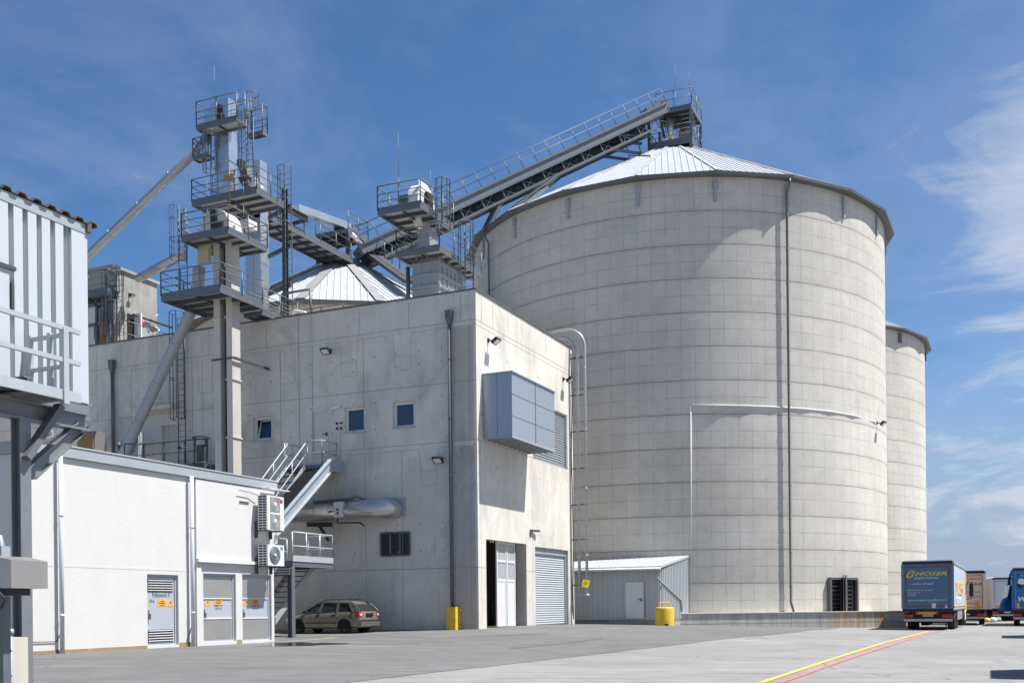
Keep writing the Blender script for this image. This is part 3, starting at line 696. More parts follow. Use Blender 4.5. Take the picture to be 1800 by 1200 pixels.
# scuppers under the eaves at every roof ridge
for k in range(20):
    a = A01 + 2 * math.pi * k / 20
    if math.cos(a - vw) < .1: continue
    o = V((math.cos(a), math.sin(a), 0)); b = V((S1[0], S1[1], 0)) + o * (S1R + .07)
    m = MB(); m.bar(b + ZZ * (S1Z - 1.5), b + ZZ * (S1Z - .2), .17, .1, 0, o); m.bar(b + ZZ * (S1Z - .7), b + ZZ * (S1Z - .35), .28, .16, 0, o); m.build('eave_bracket', GREY, s1)
    if k % 2 == 0:
        b2 = V((-19.46, 109.1, 0)) + o * (S1R + .07)
        m = MB(); m.bar(b2 + ZZ * (S1Z - 1.6), b2 + ZZ * (S1Z - .7), .36, .2, 0, o); m.build('eave_bracket', GUTT, s2)
def cyl_pt(x, y, c, r):                     # the line of sight meets a silo's wall
    d = ray(x, y); ox, oy = -c[0], -c[1]; A = d.x ** 2 + d.y ** 2; B = 2 * (ox * d.x + oy * d.y); C = ox * ox + oy * oy - r * r
    s = (-B - math.sqrt(max(B * B - 4 * A * C, 0))) / (2 * A); return E0 + d * s
def downS(px, ybot, name='downpipe'):
    p = cyl_pt(px, 600, S1, S1R + .55); q = V((p.x, p.y, 0)); o = (q - V((S1[0], S1[1], 0))).normalized()
    zb = cyl_pt(px, ybot, S1, S1R + .55).z
    m = MB(); m.path([q + o * .02 + ZZ * (S1Z - .1), q + o * .02 + ZZ * (S1Z - .35), q - o * .33 + ZZ * (S1Z - .9), q - o * .33 + ZZ * (zb + .55), q - o * .05 + ZZ * zb], .072, 10)
    z = zb + 1.5
    while z < S1Z - 2: m.tube(q - o * .33 + ZZ * z, q - o * .33 + ZZ * (z + .07), .09, 10); z += 2.0
    m.build(name, GUTT, s1)
downS(1391, 1074); downS(852.5, 1074)
cd = MB(); pts = [cyl_pt(x, y, S1, S1R + .05) for x, y in ((1214.5, 1074), (1214.5, 714), (1216, 711.5), (1260, 711.7), (1310, 713), (1360, 715), (1410, 718), (1460, 723), (1500, 730), (1540, 742))]
cd.path(pts[:2], .03, 6); cd.path(pts[2:], .045, 6); cd.build('cable_conduit', WHITEP, s1)
floodlight(cyl_pt(1541, 743, S1, S1R), V((cyl_pt(1541, 743, S1, S1R) - V((S1[0], S1[1], 0))).to_2d().to_3d()) + V((.5, 0, 0)), 'floodlight on the sunlit flank of the largest silo, ending its conduit')
# barred opening with two leaves folded out
ga, gb = cyl_pt(1455, 1050, S1, S1R), cyl_pt(1502, 1050, S1, S1R); gx = (gb - ga); gx.z = 0; gw = gx.length; gx.normalize(); gn = V((gx.y, -gx.x, 0))
z0, z1 = cyl_pt(1478, 1076, S1, S1R).z, cyl_pt(1478, 1016.5, S1, S1R).z; go = V((ga.x, ga.y, 0)) + gn * .12
t = thing('silo_gate', 'dark barred steel gate with two leaves folded out in the silo wall', 'gate', go + ZZ * z0)
m = MB()
for a in (0, gw): m.bar(go + gx * a + ZZ * z0, go + gx * a + ZZ * z1, .14, .3, 0, gn)
m.bar(go + ZZ * z1, go + gx * gw + ZZ * z1, .3, .14); m.bar(go + ZZ * (z0 + .03), go + gx * gw + ZZ * (z0 + .03), .3, .06); m.build('frame', GUTT, t)
m = MB(); m.bar(go + gx * .08 - gn * .04 + ZZ * (z0 + z1) / 2, go + gx * (gw - .08) - gn * .04 + ZZ * (z0 + z1) / 2, .02, z1 - z0 - .1); m.build('dark_opening', BLACK, t)
m = MB()
for f0, f1 in ((.05, .42), (.6, .85)):
    for i in range(8): zz = z0 + (z1 - z0) * (i + .2) / 8; m.bar(go + gx * gw * f0 + ZZ * zz, go + gx * gw * f1 + ZZ * zz, .05, .05)
    for a in (f0, f1): m.bar(go + gx * gw * a + ZZ * z0, go + gx * gw * a + ZZ * (z1 - .1), .05, .05)
m.build('bars', GALVD, t)
for f in (.49, .63):
    m = MB(); q = go + gx * gw * f; ld_ = (E0 - q); ld_.z = 0; ld_.normalize(); m.bar(q + gn * .05 + ZZ * (z0 + z1 + .2) / 2, q + ld_ * .8 + gx * (.1 if f < .6 else -.06) + ZZ * (z0 + z1 + .2) / 2, .05, z1 - z0 + .25); m.build('leaf', GUTT, t)

# ------------------------------------------------------------------ plinth in front of the silos
ZPL = 1.08
PA, PB = PD(1180, 1077, 60.6), PD(1593, 1078, 63.4)
PA.z = PB.z = ZPL
PH = (PB - PA).normalized(); PN = V((-PH.y, PH.x, 0))
t = thing('silo_plinth', 'low concrete plinth wall in front of the silos with rust streaks', 'plinth', (PA.x, PA.y, .3))
RUST = mat('rust_streaked_concrete', (0.47, 0.455, 0.42), .9, var=.2, scale=1.5, streak=.3)
tr = RUST.node_tree; bs = tr.nodes['Principled BSDF']; src = bs.inputs['Base Color'].links[0].from_socket
pos = N(tr, 'ShaderNodeNewGeometry').outputs['Position']
xx = vmath(tr, 'DOT_PRODUCT', vmath(tr, 'SUBTRACT', pos, tuple(PA)), tuple(PH)); tot = (PB - PA).length
band = mathn(tr, 'MULTIPLY', remap(tr, xx, tot * .62, tot * .72), remap(tr, xx, tot * .93, tot * .88))
sk = remap(tr, noise(tr, pos, 1.0, 4, .6, .1, (5.5, 5.5, .10)), .42, .62)
tr.links.new(mixc(tr, mathn(tr, 'MULTIPLY', mathn(tr, 'MULTIPLY', band, sk), .85), src, (0.50, 0.25, 0.07)), bs.inputs['Base Color'])
m = MB(); dv = PN * 16; lo_ = V((0, 0, ZPL + 1.2))
m.prism([PA - lo_ + ZZ * 0, PB - lo_, PB, PA], dv)
L = (PB - PA).length; n = int(L / .9)
for i in range(1, n + 1): q = PA + PH * (L * i / n) - PN * .002; m.bar(q - ZZ * .005, q - ZZ * 1.3, .025, .004, 1, PN)
q = PA - PN * .002 - ZZ * .58; m.bar(q, q + PH * L, .03, .004, 1, PN)
m.build('wall', [RUST, JOINT], t)
m = MB(); m.prism([PA - PN * .06 + ZZ * .001, PB - PN * .06 + ZZ * .001, PB - PN * .06 + ZZ * .05, PA - PN * .06 + ZZ * .05], PN * 1.2); m.build('coping', mat('pale_coping', (.52, .5, .45), .85, var=.1), t)

# ------------------------------------------------------------------ shed against the silo
VS = PD(1163, 1050, 57.0).y; US = PV(1160.5, 1050, VS).x
t = thing('lean_to_shed', 'grey corrugated metal lean-to shed with bright roof against the silo', 'shed', (US - 4, VS, .5))
zf, zb_ = PV(1163, 999, VS).z, .5; vbk = PU(1207, 1000, US).y; zbk = PU(1209, 978.0, US).z
SHD = mat('shed_sheet', (0.42, 0.435, 0.45), .55, .1, var=.06, streak=.05); m = MB(); W_ = 9.0; z0 = PV(1100, 1088.5, VS).z
corr(m, (US - W_, VS, z0), X1, ZZ, -Y1, W_, zf - z0 - .05, .3, .035)
L = vbk - VS; pit = .32; x = 0
while x < L - .01:
    for a, b, d0, d1 in ((0, .35, 0, 0), (.35, .5, 0, 1), (.5, .85, 1, 1), (.85, 1, 1, 0)):
        xa, xb = x + a * pit, min(x + b * pit, L); za, zb2 = zf + (zbk - zf) * xa / L, zf + (zbk - zf) * xb / L
        if xa < L: m.quad((US + d0 * .1, VS + xa, z0), (US + d1 * .1, VS + xb, z0), (US + d1 * .1, VS + xb, zb2 - .05), (US + d0 * .1, VS + xa, za - .05))
    x += pit
m.build('wall', SHD, t)
m = MB(); m.box(US - W_, US + .02, VS + .02, VS + L, .3, z0 - .004); m.build('base', CONC2, t)
m = MB(); a, b = V((US + .14, VS - .3, zf + .02)), V((US + .14, vbk + .9, zbk + .06)); wv = V((-W_ - .3, 0, 0))
m.prism([a, b, b + ZZ * .12, a + ZZ * .12], wv)
for i in range(30):
    q = wv * ((i + .3) / 30); m.bar(a + q + ZZ * .125, b + q + ZZ * .125, .04, .03)
m.build('roof', ROOFS, t)
m = MB(); m.tube(a + V((0, -.07, -.02)), a + V((0, -.07, -.02)) + wv, .075, 8); m.build('gutter', WHITEP, t)
m = MB(); c = V((US - .25, VS - .32, zf - .05))
m.path([c, c - ZZ * .25, V((US + .12, VS - .1, zf - .75)), PU(1197, 1054, US + .14), PU(1197, 1058, US + .14), PU(1198, 1074, US + .14)], .05, 8); m.build('downpipe', GREY, t)
xa, xb = PV(1100, 1050, VS).x, PV(1131.5, 1050, VS).x; zt_, zd = PV(1115, 1023, VS).z, PV(1115, 1086, VS).z
m = MB(); m.box(xa, xb, VS - .06, VS - .04, zd, zt_); o = m.build('door', mat('shed_door', (.62, .62, .61), .5, var=.03), t); handle(o, (xb - .12, VS - .06, zd + (zt_ - zd) * .52), -Y1, -X1)
m = MB()
for q in ((xa - .06, xa, zd, zt_ + .06), (xb, xb + .06, zd, zt_ + .06), (xa, xb, zt_, zt_ + .06)): m.box(q[0], q[1], VS - .075, VS - .035, q[2], q[3])
m.build('frame', SHD, o)

# ------------------------------------------------------------------ white building
VW0, VW1 = PU(53, 950, UW).y, PU(481.2, 1000, UW).y; zr = PU(284, 813, UW).z
ZW = .1
zR = (PU(112.2, 784.7, UW + .09).z + PU(484, 845.5, UW + .09).z) / 2
wb = thing('plaster_building', 'low white plastered building with grey roof edge and three steel doors', 'building', (UW, (VW0 + VW1) / 2, .48))
def rectW(x0, x1, yt, yb): return (PU(x0, yt, UW).y - VW0, PU(x1, yt, UW).y - VW0, PU(x0, yb, UW).z - ZW, PU(x0, yt, UW).z - ZW)
dws = [rectW(258.4, 313.2, 1008.3, 1135), rectW(357, 414.2, 1006.7, 1128.5), rectW(425.6, 476.8, 1008.2, 1126.5)]
m = MB(); wall_holes(m, (UW, VW0, ZW), Y1, ZZ, VW1 - VW0, zR - .3 - ZW, [d + (.16,) for d in dws], .16, -X1)
m.quad((UW, VW0, ZW), (UW - 14, VW0, ZW), (UW - 14, VW0, zR - .3), (UW, VW0, zR - .3)); m.quad((UW, VW1, ZW), (UW - 14, VW1, ZW), (UW - 14, VW1, zR - .3), (UW, VW1, zR - .3))
zg = PU(112, 993.6, UW).z; vp2 = PU(337, 900, UW).y
m.box(UW - .001, UW + .005, VW0 + .01, vp2 - .1, zg - .03, zg + .03)
# upper wall right of the second downpipe stands proud, with a jamb beside the doors
vj = PU(342, 900, UW).y; zj = PU(345, 987, UW).z
m.box(UW + .001, UW + .06, vj, VW1 - .002, zj, zR - .32); m.box(UW + .001, UW + .06, vj, vj + .22, ZW + .3, zj - .001)
m.build('wall', PLAST, wb)
m = MB(); m.box(UW + .0605, UW + .15, vj, VW1 - .3, zj - .002, zj + .1); m.build('ledge', WHITEP, wb)
for a, b in ((.02, dws[0][0] - .03), (dws[0][1] + .03, vj - VW0 - .05), (dws[1][1] + .05, dws[2][0] - .05)): m = MB(); m.box(UW - .01, UW + .016, VW0 + a, VW0 + b, ZW, PU(180, 1137.6, UW).z if a < .1 else .6); m.build('splash_stain', EARTH, wb)
m = MB(); m.box(UW - 14.2, UW + .09, VW0 - .12, VW1 + .14, zR - .29, zR); m.build('roof_edge', GREY, wb); m = MB(); m.box(UW - 14.25, UW + .115, VW0 - .145, VW1 + .165, zR + .001, zR + .035); m.build('roof_capping', ROOFS, wb)
for px, rr in ((107, .062), (337.3, .062)):
    p = PU(px, 900, UW + .15); downpipe(wb, (UW + .15, p.y, .42 if px < 200 else .45), (UW + .15, p.y, zR - .28), rr, mat('pipe_paint', (.56, .58, .62), .45, .15, var=.04))
pz = PU(340, 1080, UW + .1)
for q_ in (1,):
    m = MB(); m.path([PU(56, 1128, UW + .03), PU(100, 1127, UW + .03), PU(104, 1118, UW + .03), PU(107, 1112, UW + .03)], .012, 5); m.build('earthing_cable', INK, wb)
m = MB(); m.path([PU(330, 1130, UW + .05), PU(331, 1118, UW + .05), PU(334, 1112, UW + .05), PU(336, 1102, UW + .05)], .014, 5); m.build('earthing_cable', INK, wb)
def dW(d, kind):
    y0, y1, z0, z1 = VW0 + d[0], VW0 + d[1], ZW + d[2], ZW + d[3]; x = UW - .13; f = MB(); b = .07
    for q in ((y0, y0 + b, z0, z1), (y1 - b, y1, z0, z1), (y0 + b, y1 - b, z1 - b, z1), (y0 + b, y1 - b, z0, z0 + .05)): f.box(x - .04, x + .05, q[0], q[1], q[2], q[3])
    y0, y1 = y0 + b + .01, y1 - b - .01; z0, z1 = z0 + .06, z1 - b - .01; h = z1 - z0
    lf = MB(); lf.box(x - .02, x + .02, y0, y1, z0, z1); o = lf.build('door', DOORG, wb); f.build('frame', DOORG, o)
    if kind == 0:
        for a, b2, nl in ((.02, .21, 5), (.78, .965, 5)):      # slatted vents at the foot and the head
            s = MB(); k = MB(); za, zb3 = z0 + h * a, z0 + h * b2; k.box(x + .021, x + .024, y0 + .05, y1 - .05, za, zb3)
            for i in range(nl): zz = za + (zb3 - za) * (i + .5) / nl; s.bar((x + .045, y0 + .05, zz), (x + .045, y1 - .05, zz), .02, .026, 0, up=(.5, 0, .86))
            so = s.build('vent_slats', TRIM, o); k.build('dark_vent', BLACK, o)
    else:
        for a, b2 in ((.02, .33), (.655, .975)): p = MB(); p.box(x + .021, x + .032, y0 + .04, y1 - .04, z0 + h * a, z0 + h * b2); p.build('metal_panel', ALUP, o)
        for zz in (.335, .65): p = MB(); p.box(x + .021, x + .05, y0 + .02, y1 - .02, z0 + h * zz - .015, z0 + h * zz + .015); p.build('rail_strip', TRIM, o)
    hd = MB(); zz = z0 + h * (.44 if kind == 0 else .42); hd.box(x + .021, x + .035, y0 + .07, y0 + .11, zz - .13, zz + .13); hd.bar((x + .03, y0 + .09, zz), (x + .08, y0 + .09, zz), .03, .03); hd.bar((x + .08, y0 + .09, zz + .02), (x + .08, y0 + .09, zz - .16), .028, .025); hd.build('handle', GALV, o)
    def sgn(yc, zc, w, hh_, tri):
        s = MB(); X = x + .024
        if tri:
            s.prism([(X, yc - w / 2, zc - hh_ / 2), (X, yc + w / 2, zc - hh_ / 2), (X, yc + w / 2, zc - hh_ * .22), (X, yc - w / 2, zc - hh_ * .22)], (.004, 0, 0))
            s.prism([(X, yc - w / 2, zc - hh_ * .2), (X, yc + w / 2, zc - hh_ * .2), (X, yc, zc + hh_ * .5)], (.004, 0, 0))
            so = s.build('warning_sign', ORNG, o)
            k = MB(); k.prism([(X + .005, yc + .02, zc + hh_ * .25), (X + .005, yc - .045, zc + hh_ * .02), (X + .005, yc + .01, zc + .0), (X + .005, yc - .02, zc - hh_ * .14), (X + .005, yc + .05, zc + hh_ * .06), (X + .005, yc, zc + .06)], (.003, 0, 0)); k.build('flash_symbol', INK, so)
        else:
            s.prism([(X, yc - w / 2, zc - hh_ / 2), (X, yc + w / 2, zc - hh_ / 2), (X, yc + w / 2, zc + hh_ / 2), (X, yc - w / 2, zc + hh_ / 2)], (.004, 0, 0)); so = s.build('notice_sign', ORNG, o)
            k = MB()
            for i, ww in enumerate((.42, .8, .55)): zq = zc + hh_ * (.28 - .28 * i); k.box(X + .0045, X + .007, yc - w * ww / 2, yc + w * ww / 2, zq - hh_ * .06, zq + hh_ * .06)
            k.build('sign_lines', INK, so)
    zq = z0 + h * .61; W2 = y1 - y0
    if kind == 0:
        sgn(y0 + W2 * .56, zq, W2 * .31, h * .10, False); sgn(y0 + W2 * .86, zq, W2 * .22, h * .105, True)
        text_mesh('door_text', 'Pelletwerk II', .2, (x + .023, y0 + W2 * .2, z0 + h * .70), Y1, ZZ, INK, o, width=W2 * .62, ext=.001); text_mesh('door_text', 'SF6', .14, (x + .023, y0 + W2 * .1, z0 + h * .615), Y1, ZZ, INK, o, width=W2 * .17, ext=.001)
    else:
        sgn(y0 + W2 * .17, z0 + h * .59, W2 * .19, h * .105, True); sgn(y0 + W2 * .53, z0 + h * .60, W2 * .27, h * .095, False)
        text_mesh('door_text', 'Trafo 19' if kind == 1 else 'Trafo 20', .13, (x + .023, y0 + W2 * .37, z0 + h * .515), Y1, ZZ, INK, o, width=W2 * .3, ext=.001)
        text_mesh('door_text', '1600 kVA', .08, (x + .023, y0 + W2 * .41, z0 + h * .478), Y1, ZZ, INK, o, width=W2 * .22, ext=.001)
for k, d in enumerate(dws): dW(d, k)

MARK = mat('tyre_mark', (.075, .073, .07), .85, var=.3, scale=6)
for pix, w_ in (([(690, 1119), (760, 1121), (850, 1118), (960, 1113)], .10), ([(620, 1126), (720, 1126.5), (800, 1129)], .07), ([(560, 1129), (640, 1132), (740, 1131)], .12), ([(900, 1140), (985, 1131), (1060, 1122)], .08)):
    stripe('tyre_mark', pix, w_, MARK)
# ------------------------------------------------------------------ steelwork on and beside the mill building
def dk(v0, L_, R_, B_):
    # platform extents from its front left, front right and back right corners as seen
    a, b = PV(L_[0], L_[1], v0), PV(R_[0], R_[1], v0); return a.x, b.x, v0, PU(B_[0], B_[1], b.x).y, b.z
def bx(mb, x0, x1, xs, yt, yb, v0, m=0, z0=None, z1=None):
    # upright box: front between x0 and x1 on plane Y = v0, its right side reaching to xs
    ym = (yt + yb) / 2; a, b = PV(x0, ym, v0).x, PV(x1, ym, v0).x; v1 = PU(xs, ym, b).y
    mb.box(a, b, v0, v1, PV(x1, yb, v0).z if z0 is None else z0, PV(x1, yt, v0).z if z1 is None else z1, m); return a, b, v0, v1
def rod(parent, p, h, name='lightning_rod'):
    m = MB(); m.tube(p, p + ZZ * h * .4, .018, 6); m.tube(p + ZZ * h * .4, p + ZZ * h, .01, 5); m.build(name, GALV, parent)
def arch(prof_o, xd, w, h, r, n=10):
    # profile points of a rounded hood, w wide and h high, along xd from its foot
    o, xd = V(prof_o), V(xd); pts = [o]
    for i in range(n + 1):
        a = math.pi - math.pi * i / n; pts.append(o + xd * (w / 2 + math.cos(a) * w / 2) + ZZ * (h - r + math.sin(a) * r))
    return pts + [o + xd * w]

# ---- beige twin-leg elevator in front of the shaded wall
v0 = 39.4
t = thing('bucket_elevator', 'beige twin-leg bucket elevator standing in front of the shaded concrete wall', 'elevator', PV(398, 830, v0))
zb0 = 7.4; LG = []
for a, b in ((375.6, 386.6), (397.4, 407.4)):
    m = MB(); e = bx(m, a, b, b + 14.5, 420, 700, v0, z0=zb0); LG.append(e)
    for z in (9.6, 12.3, 15.2, 17.6): m.box(e[0] - .05, e[1] + .05, e[2] - .05, e[3] + .05, z, z + .07)
    m.build('leg', BEIGE, t)
m = MB(); m.box(LG[0][1], LG[1][0], v0 + .35, v0 + .5, zb0, PV(390, 430, v0).z); m.build('dark_gap', DUST, t)  # dark sheet set between the legs paints the shade of the gap
m = MB(); m.bar((LG[0][0] - .1, v0 - .06, 13.3), (LG[1][1] + .15, v0 - .06, 13.3), .05, .07); m.bar((LG[1][1] + .12, v0, 13.3), (LG[1][1] + .12, VB, 13.3), .06, .12); m.build('wall_bracket', GALVD, t)
P1 = dk(37.9, (283, 522), (387, 503), (462, 535)); deck(t, *P1, sides='swe', h=1.1, th=.26, name='platform')
P1b = (P1[1] - 1.15, P1[1] - .05, P1[3] + .02, VB + 3.2, P1[4] - .3); deck(t, *P1b, sides='we', h=1.1, th=.2, name='walkway', step=1.5)
P2 = dk(38.1, (319, 419), (401, 402), (470, 437)); deck(t, *P2, sides='swen', h=1.1, th=.2)
m = MB(); a, b = PV(352.5, 405, v0 - .1), PV(402.5, 405, v0 - .1); v1 = PU(421, 390, b.x).y
pr = arch((a.x, v0 - .1, P2[4]), X1, b.x - a.x, 1.62, 1.0); m.prism(pr, (0, v1 - v0 + .3, 0)); m.build('head_hood', BEIGE, t)
m = MB(); c = PV(385, 385, v0 - .1); m.bar(c + V((-.28, 0, -.5)), c + V((-.28, -.06, .45)), .34, .1); m.box(c.x - .1, c.x + .25, v0 - .2, v0 - .09, P2[4] + .05, P2[4] + .9); m.build('inspection_flap', DUST, t)
m = MB(); a = PV(421, 392, v0 + .6); m.box(b.x, b.x + .12, v0 + .2, v1, P2[4] + .05, P2[4] + .8); bx(m, 421, 437, 452, 384, 398, 41.0); m.build('discharge_box', WHITEP, t)
m = MB(); bx(m, 347, 366, 372, 428, 461, v0 - .25); m.build('gearbox', mat('cream_box', (.50, .43, .26), .5, var=.05), t)
m = MB(); m.path([PV(350, 470, v0 + .2), PV(348, 500, v0 + .2), PV(340, 530, v0 + .4)], .3, 10); m.build('side_spout', BEIGE, t)
m = MB(); c = PV(322, 505, 38.5); ladder(m, (c.x, 38.5, P1[4]), P2[4] + 1.1, X1, -Y1, .5); m.build('ladder', GALV, t)
m = MB(); c = PV(306, 440, 38.3); ladder(m, (c.x + .25, 38.6, P2[4] - .9), P2[4] + 1.7, Y1, -X1, .45, P2[4] - .7, nb=5); m.build('ladder_cage', GALV, t)
for px, y in ((356.5, 372), (421, 378)): rod(t, V((PV(px, y, v0).x, v0 + .3, P2[4] + .9)), 2.3 if px < 400 else 1.9)

# ---- tall shining elevator behind it
v0 = 44.6
t = thing('bucket_elevator', 'tallest bucket elevator with shining metal legs, stacked platforms and a head housing', 'elevator', (PV(405, 500, v0).x, v0, ZT))
m = MB(); e1 = bx(m, 388.5, 402, 417, 205, 320, v0, z0=ZT)
for z in lin(ZT + 1, 27, 6): m.box(e1[0] - .04, e1[1] + .04, e1[2] - .04, e1[3] + .04, z, z + .06)
m.build('leg', SHEET, t)
m = MB(); bx(m, 377, 387.5, 390, 225, 320, v0 + .25, z0=ZT); m.build('leg', SHEET, t)
m = MB(); e2 = bx(m, 431.5, 445, 447, 355, 560, 46.2, z0=ZT); e3 = bx(m, 446.5, 458, 472.5, 355, 560, 46.2, z0=ZT)
for z in lin(ZT + 1, 21.5, 4): m.box(e2[0] - .04, e3[1] + .04, e2[2] - .04, e3[3] + .04, z, z + .06)
m.build('lower_leg', SHEET, t)
Q3 = dk(43.0, (337, 352), (451, 331), (500, 374)); deck(t, *Q3, sides='swe', h=1.15, th=.24, bs=1.1)
z3 = Q3[4]
m = MB(); bx(m, 446, 457, 469, 280, 335, 46.2, z0=z3); m.build('short_leg', SHEET, t)
Q4 = dk(43.6, (345, 221), (416, 206), (436, 216)); deck(t, *Q4, sides='swn', h=1.3, th=.18); z4 = Q4[4]
Q5 = (Q4[1] - .1, Q4[1] + .9, Q4[3] + .02, PU(470, 246, Q4[1] + .9).y, z4 - .45); deck(t, *Q5, sides='enw', h=1.35, th=.2)
m = MB(); P = lambda x, y: PV(x, y, 44.2)
pr = [P(359, 213), P(359, 196), P(374, 180), P(381, 176), P(401, 171), P(401, 207)]; zb_ = z4; pr = [V((p.x, 44.2, max(p.z, zb_))) for p in pr]; pr[0].z = pr[-1].z = zb_
m.prism(pr, (0, PU(415, 190, pr[-1].x).y - 44.2, 0)); m.build('head_hood', SHEET, t)
m = MB(); c = PV(386, 190, 44.15); m.box(c.x - .12, c.x + .12, 44.1, 44.19, c.z - .35, c.z + .15); m.box(c.x - .1, c.x + .2, 44.0, 44.19, c.z - .6, c.z - .35); m.build('shaft_bearing', DUST, t)
Q6 = dk(44.0, (339, 277), (366, 271), (377, 280)); deck(t, *Q6, sides='sw', h=1.0, th=.14)
m = MB(); bx(m, 352, 366, 372, 236, 250, 44.3); m.build('motor', GUTT, t)
def lad(px, ya, yb, v, cage=None, out=-Y1, rd=X1, w=.46, name='ladder', nb=5):
    m = MB(); a = PV(px, yb, v); zt = PV(px, ya, v).z; ladder(m, (a.x, v, a.z), zt, rd, out, w, None if cage is None else PV(px, cage, v).z, nb=nb); return m.build(name, GALV, t)
lad(377, 236, 345, 43.7, 305); lad(424.5, 163, 222, 45.4); lad(436.5, 168, 222, 45.9, 215, out=X1, rd=Y1); lad(427, 212, 268, 44.0); lad(440, 208, 331, 43.9, 300)
m = MB(); bx(m, 416, 424, 432, 279, 290, 44.4); p, q = PV(427, 288, 45), PV(436, 315, 45); m.bar(p, q, .5, .4); m.build('drive_motor', GUTT, t)
m = MB(); p, q = PV(424, 318, 44.6), PV(448, 306, 44.6); m.prism([PV(418, 312, 44.8), PV(432, 303, 44.8), PV(437, 326, 44.8), PV(426, 328, 44.8)], (0, .8, 0)); m.build('transfer_chute', GALVD, t)
m = MB(); m.bar(PV(388, 328, 43.5), PV(409, 329, 43.5), .45, .4); m.build('silver_spout', CLAD, t)
m = MB(); bx(m, 442, 449, 453, 311, 325, 43.6); bx(m, 450, 458, 463, 320, 330, 43.7); m.build('valve_box', WHITEP, t)
m = MB(); bx(m, 393, 409, 413, 304, 318, 44.2); m.build('pulley_housing', mat('ochre_housing', (.36, .28, .16), .6, var=.2), t)
p = PV(377, 165, 44.4); rod(t, V((p.x, 44.4, z4 + .4)), 3.0)
m = MB(); y0_ = PV(405, 332, 43); m.tube(V((y0_.x, 42.95, y0_.z - .9)), V((y0_.x, 42.95, y0_.z + 1.0)), .022, 6); m.build('yellow_pole', mat('ochre_pole', (.35, .24, .05), .6, var=.1), t)
# ---- spouts that leave the elevators
SPST = mat('spout_steel', (.40, .41, .42), .38, .8, var=.05, scale=.6)
def spout(nm, label, pts, r, mtl, rings=2.0, cat='spout pipe'):
    t = thing(nm, label, cat, pts[-1]); m = MB(); m.path(pts, r, 14)
    for a, b in zip(pts, pts[1:]):
        d = (b - a); L = d.length; n = int(L / rings)
        for i in range(1, n + 1): q = a + d * (i / (n + 1)); m.tube(q - d.normalized() * .04, q + d.normalized() * .04, r * 1.05, 14)
    m.build('pipe', mtl, t); return t
a, b = PV(357, 253, 44.6), PV(146, 459, 46.0)
spout('grain_spout', 'long silver spout pipe sloping from the tallest elevator down behind the white container', [a, b, b + (b - a) * .5], .24, SPST, 3.0)
spout('grain_spout', 'short silver spout pipe from the beige elevator down to the rooftop penthouse', [PV(318, 449, 40.5), PV(244, 489, 45.4)], .24, SPST, 2.0)
a, b = PV(341, 536, 40.2), PV(215, 803, 40.6)
spout('grain_spout', 'grey spout pipe leaning across the shaded wall beside the caged ladder', [a + (a - b) * .06, a, b, b + (b - a) * .05], .265, GREY, 2.6)

# ---- grey level conveyor from the tall elevator to the smaller silo
zc = PU(514, 399, -35.5).z; ue = -35.5
t = thing('conveyor_bridge', 'level grating conveyor bridge from the tallest elevator to the smaller silo roof', 'conveyor', (ue - .8, 50, zc))
vA_, vB_ = Q3[3] - .3, P3.y - .2
deck(t, ue - 1.7, ue, vA_, vB_, zc, sides='', th=.24, bs=1.0)
m = MB(); rail(m, [V((ue, vA_ + 2.2, zc)), V((ue, vB_, zc))], 1.1, 1.6, toe=.15); m.build('railing', GALV, t); m = MB(); rail(m, [V((ue - 1.7, vA_, zc)), V((ue - 1.7, vB_, zc))], 1.1, 1.6); m.build('railing', GALV, t)
m = MB(); m.box(ue - 1.2, ue - .75, vA_, vB_ - .5, zc + .05, zc + .5); m.build('chain_trough', GALVD, t)
m = MB(); a, b = PU(520, 366, ue - 1.0), PU(612, 399, ue - 1.0); m.bar(a, b, .5, .42); m.build('upper_trough', SHEET, t)
m = MB(); m.ibeam(PU(478, 352, ue + .2), PU(541, 386, ue + .2), .2, .3); m.bar(PU(541, 386, ue + .2), PU(515, 393, ue - .9), .12, .2); m.build('support_beam', GALVD, t)
dz = PU(620, 402, ue).z; dv0, dv1 = PU(612, 402, ue - .2).y, PU(647, 417, ue - .2).y
deck(t, ue - 2.6, ue - .2, dv0, dv1, dz, sides='wne', h=1.1, th=.22)
for (x, y) in ((ue - 2.5, dv0 + .1), (ue - .3, dv0 + .1), (ue - .3, dv1 - .1), (ue - 2.5, dv1 - .1)): m = MB(); m.bar((x, y, zc), (x, y, dz - .22), .2, .2); m.build('post', GALVD, t)
m = MB(); m.path([PU(617, 411, ue + .1), PU(637, 432, ue + .1), PU(640, 445, ue + .1)], .14, 10); m.build('discharge_pipe', CLAD, t)
m = MB(); m.path([PU(595, 398, ue - 1.2), PU(600, 415, ue - 1.2), PU(606, 425, ue - 1.2)], .35, 10); m.build('drive_unit', DUST, t)

# ---- caged ladder tower beside it
t = thing('ladder_tower', 'free standing caged ladder tower rising from the flat roof between elevator and cone roof', 'ladder', (PV(502, 540, 45.4).x, 45.4, ZT))
m = MB(); a = PV(508.5, 528, 45.4); ladder(m, (a.x, 45.4, ZT), PV(508, 298, 45.4).z, X1, -Y1, .42, PV(508, 395, 45.4).z, nb=4, hoop=1.2)
m.build('ladder', GALV, t)
m = MB(); c = PV(500, 500, 45.5).x; m.ibeam((c, 45.6, ZT), (c, 45.6, PV(500, 330, 45.5).z), .22, .24, 0, Y1); m.build('column', GALVD, t)
for y in (378, 446, 512): a, b = PV(472, y + 5, 46.4), PV(512, y - 2, 45.5); b.z = a.z; m = MB(); m.bar(a, b, .1, .22); m.build('tie_beam', GALVD, t)

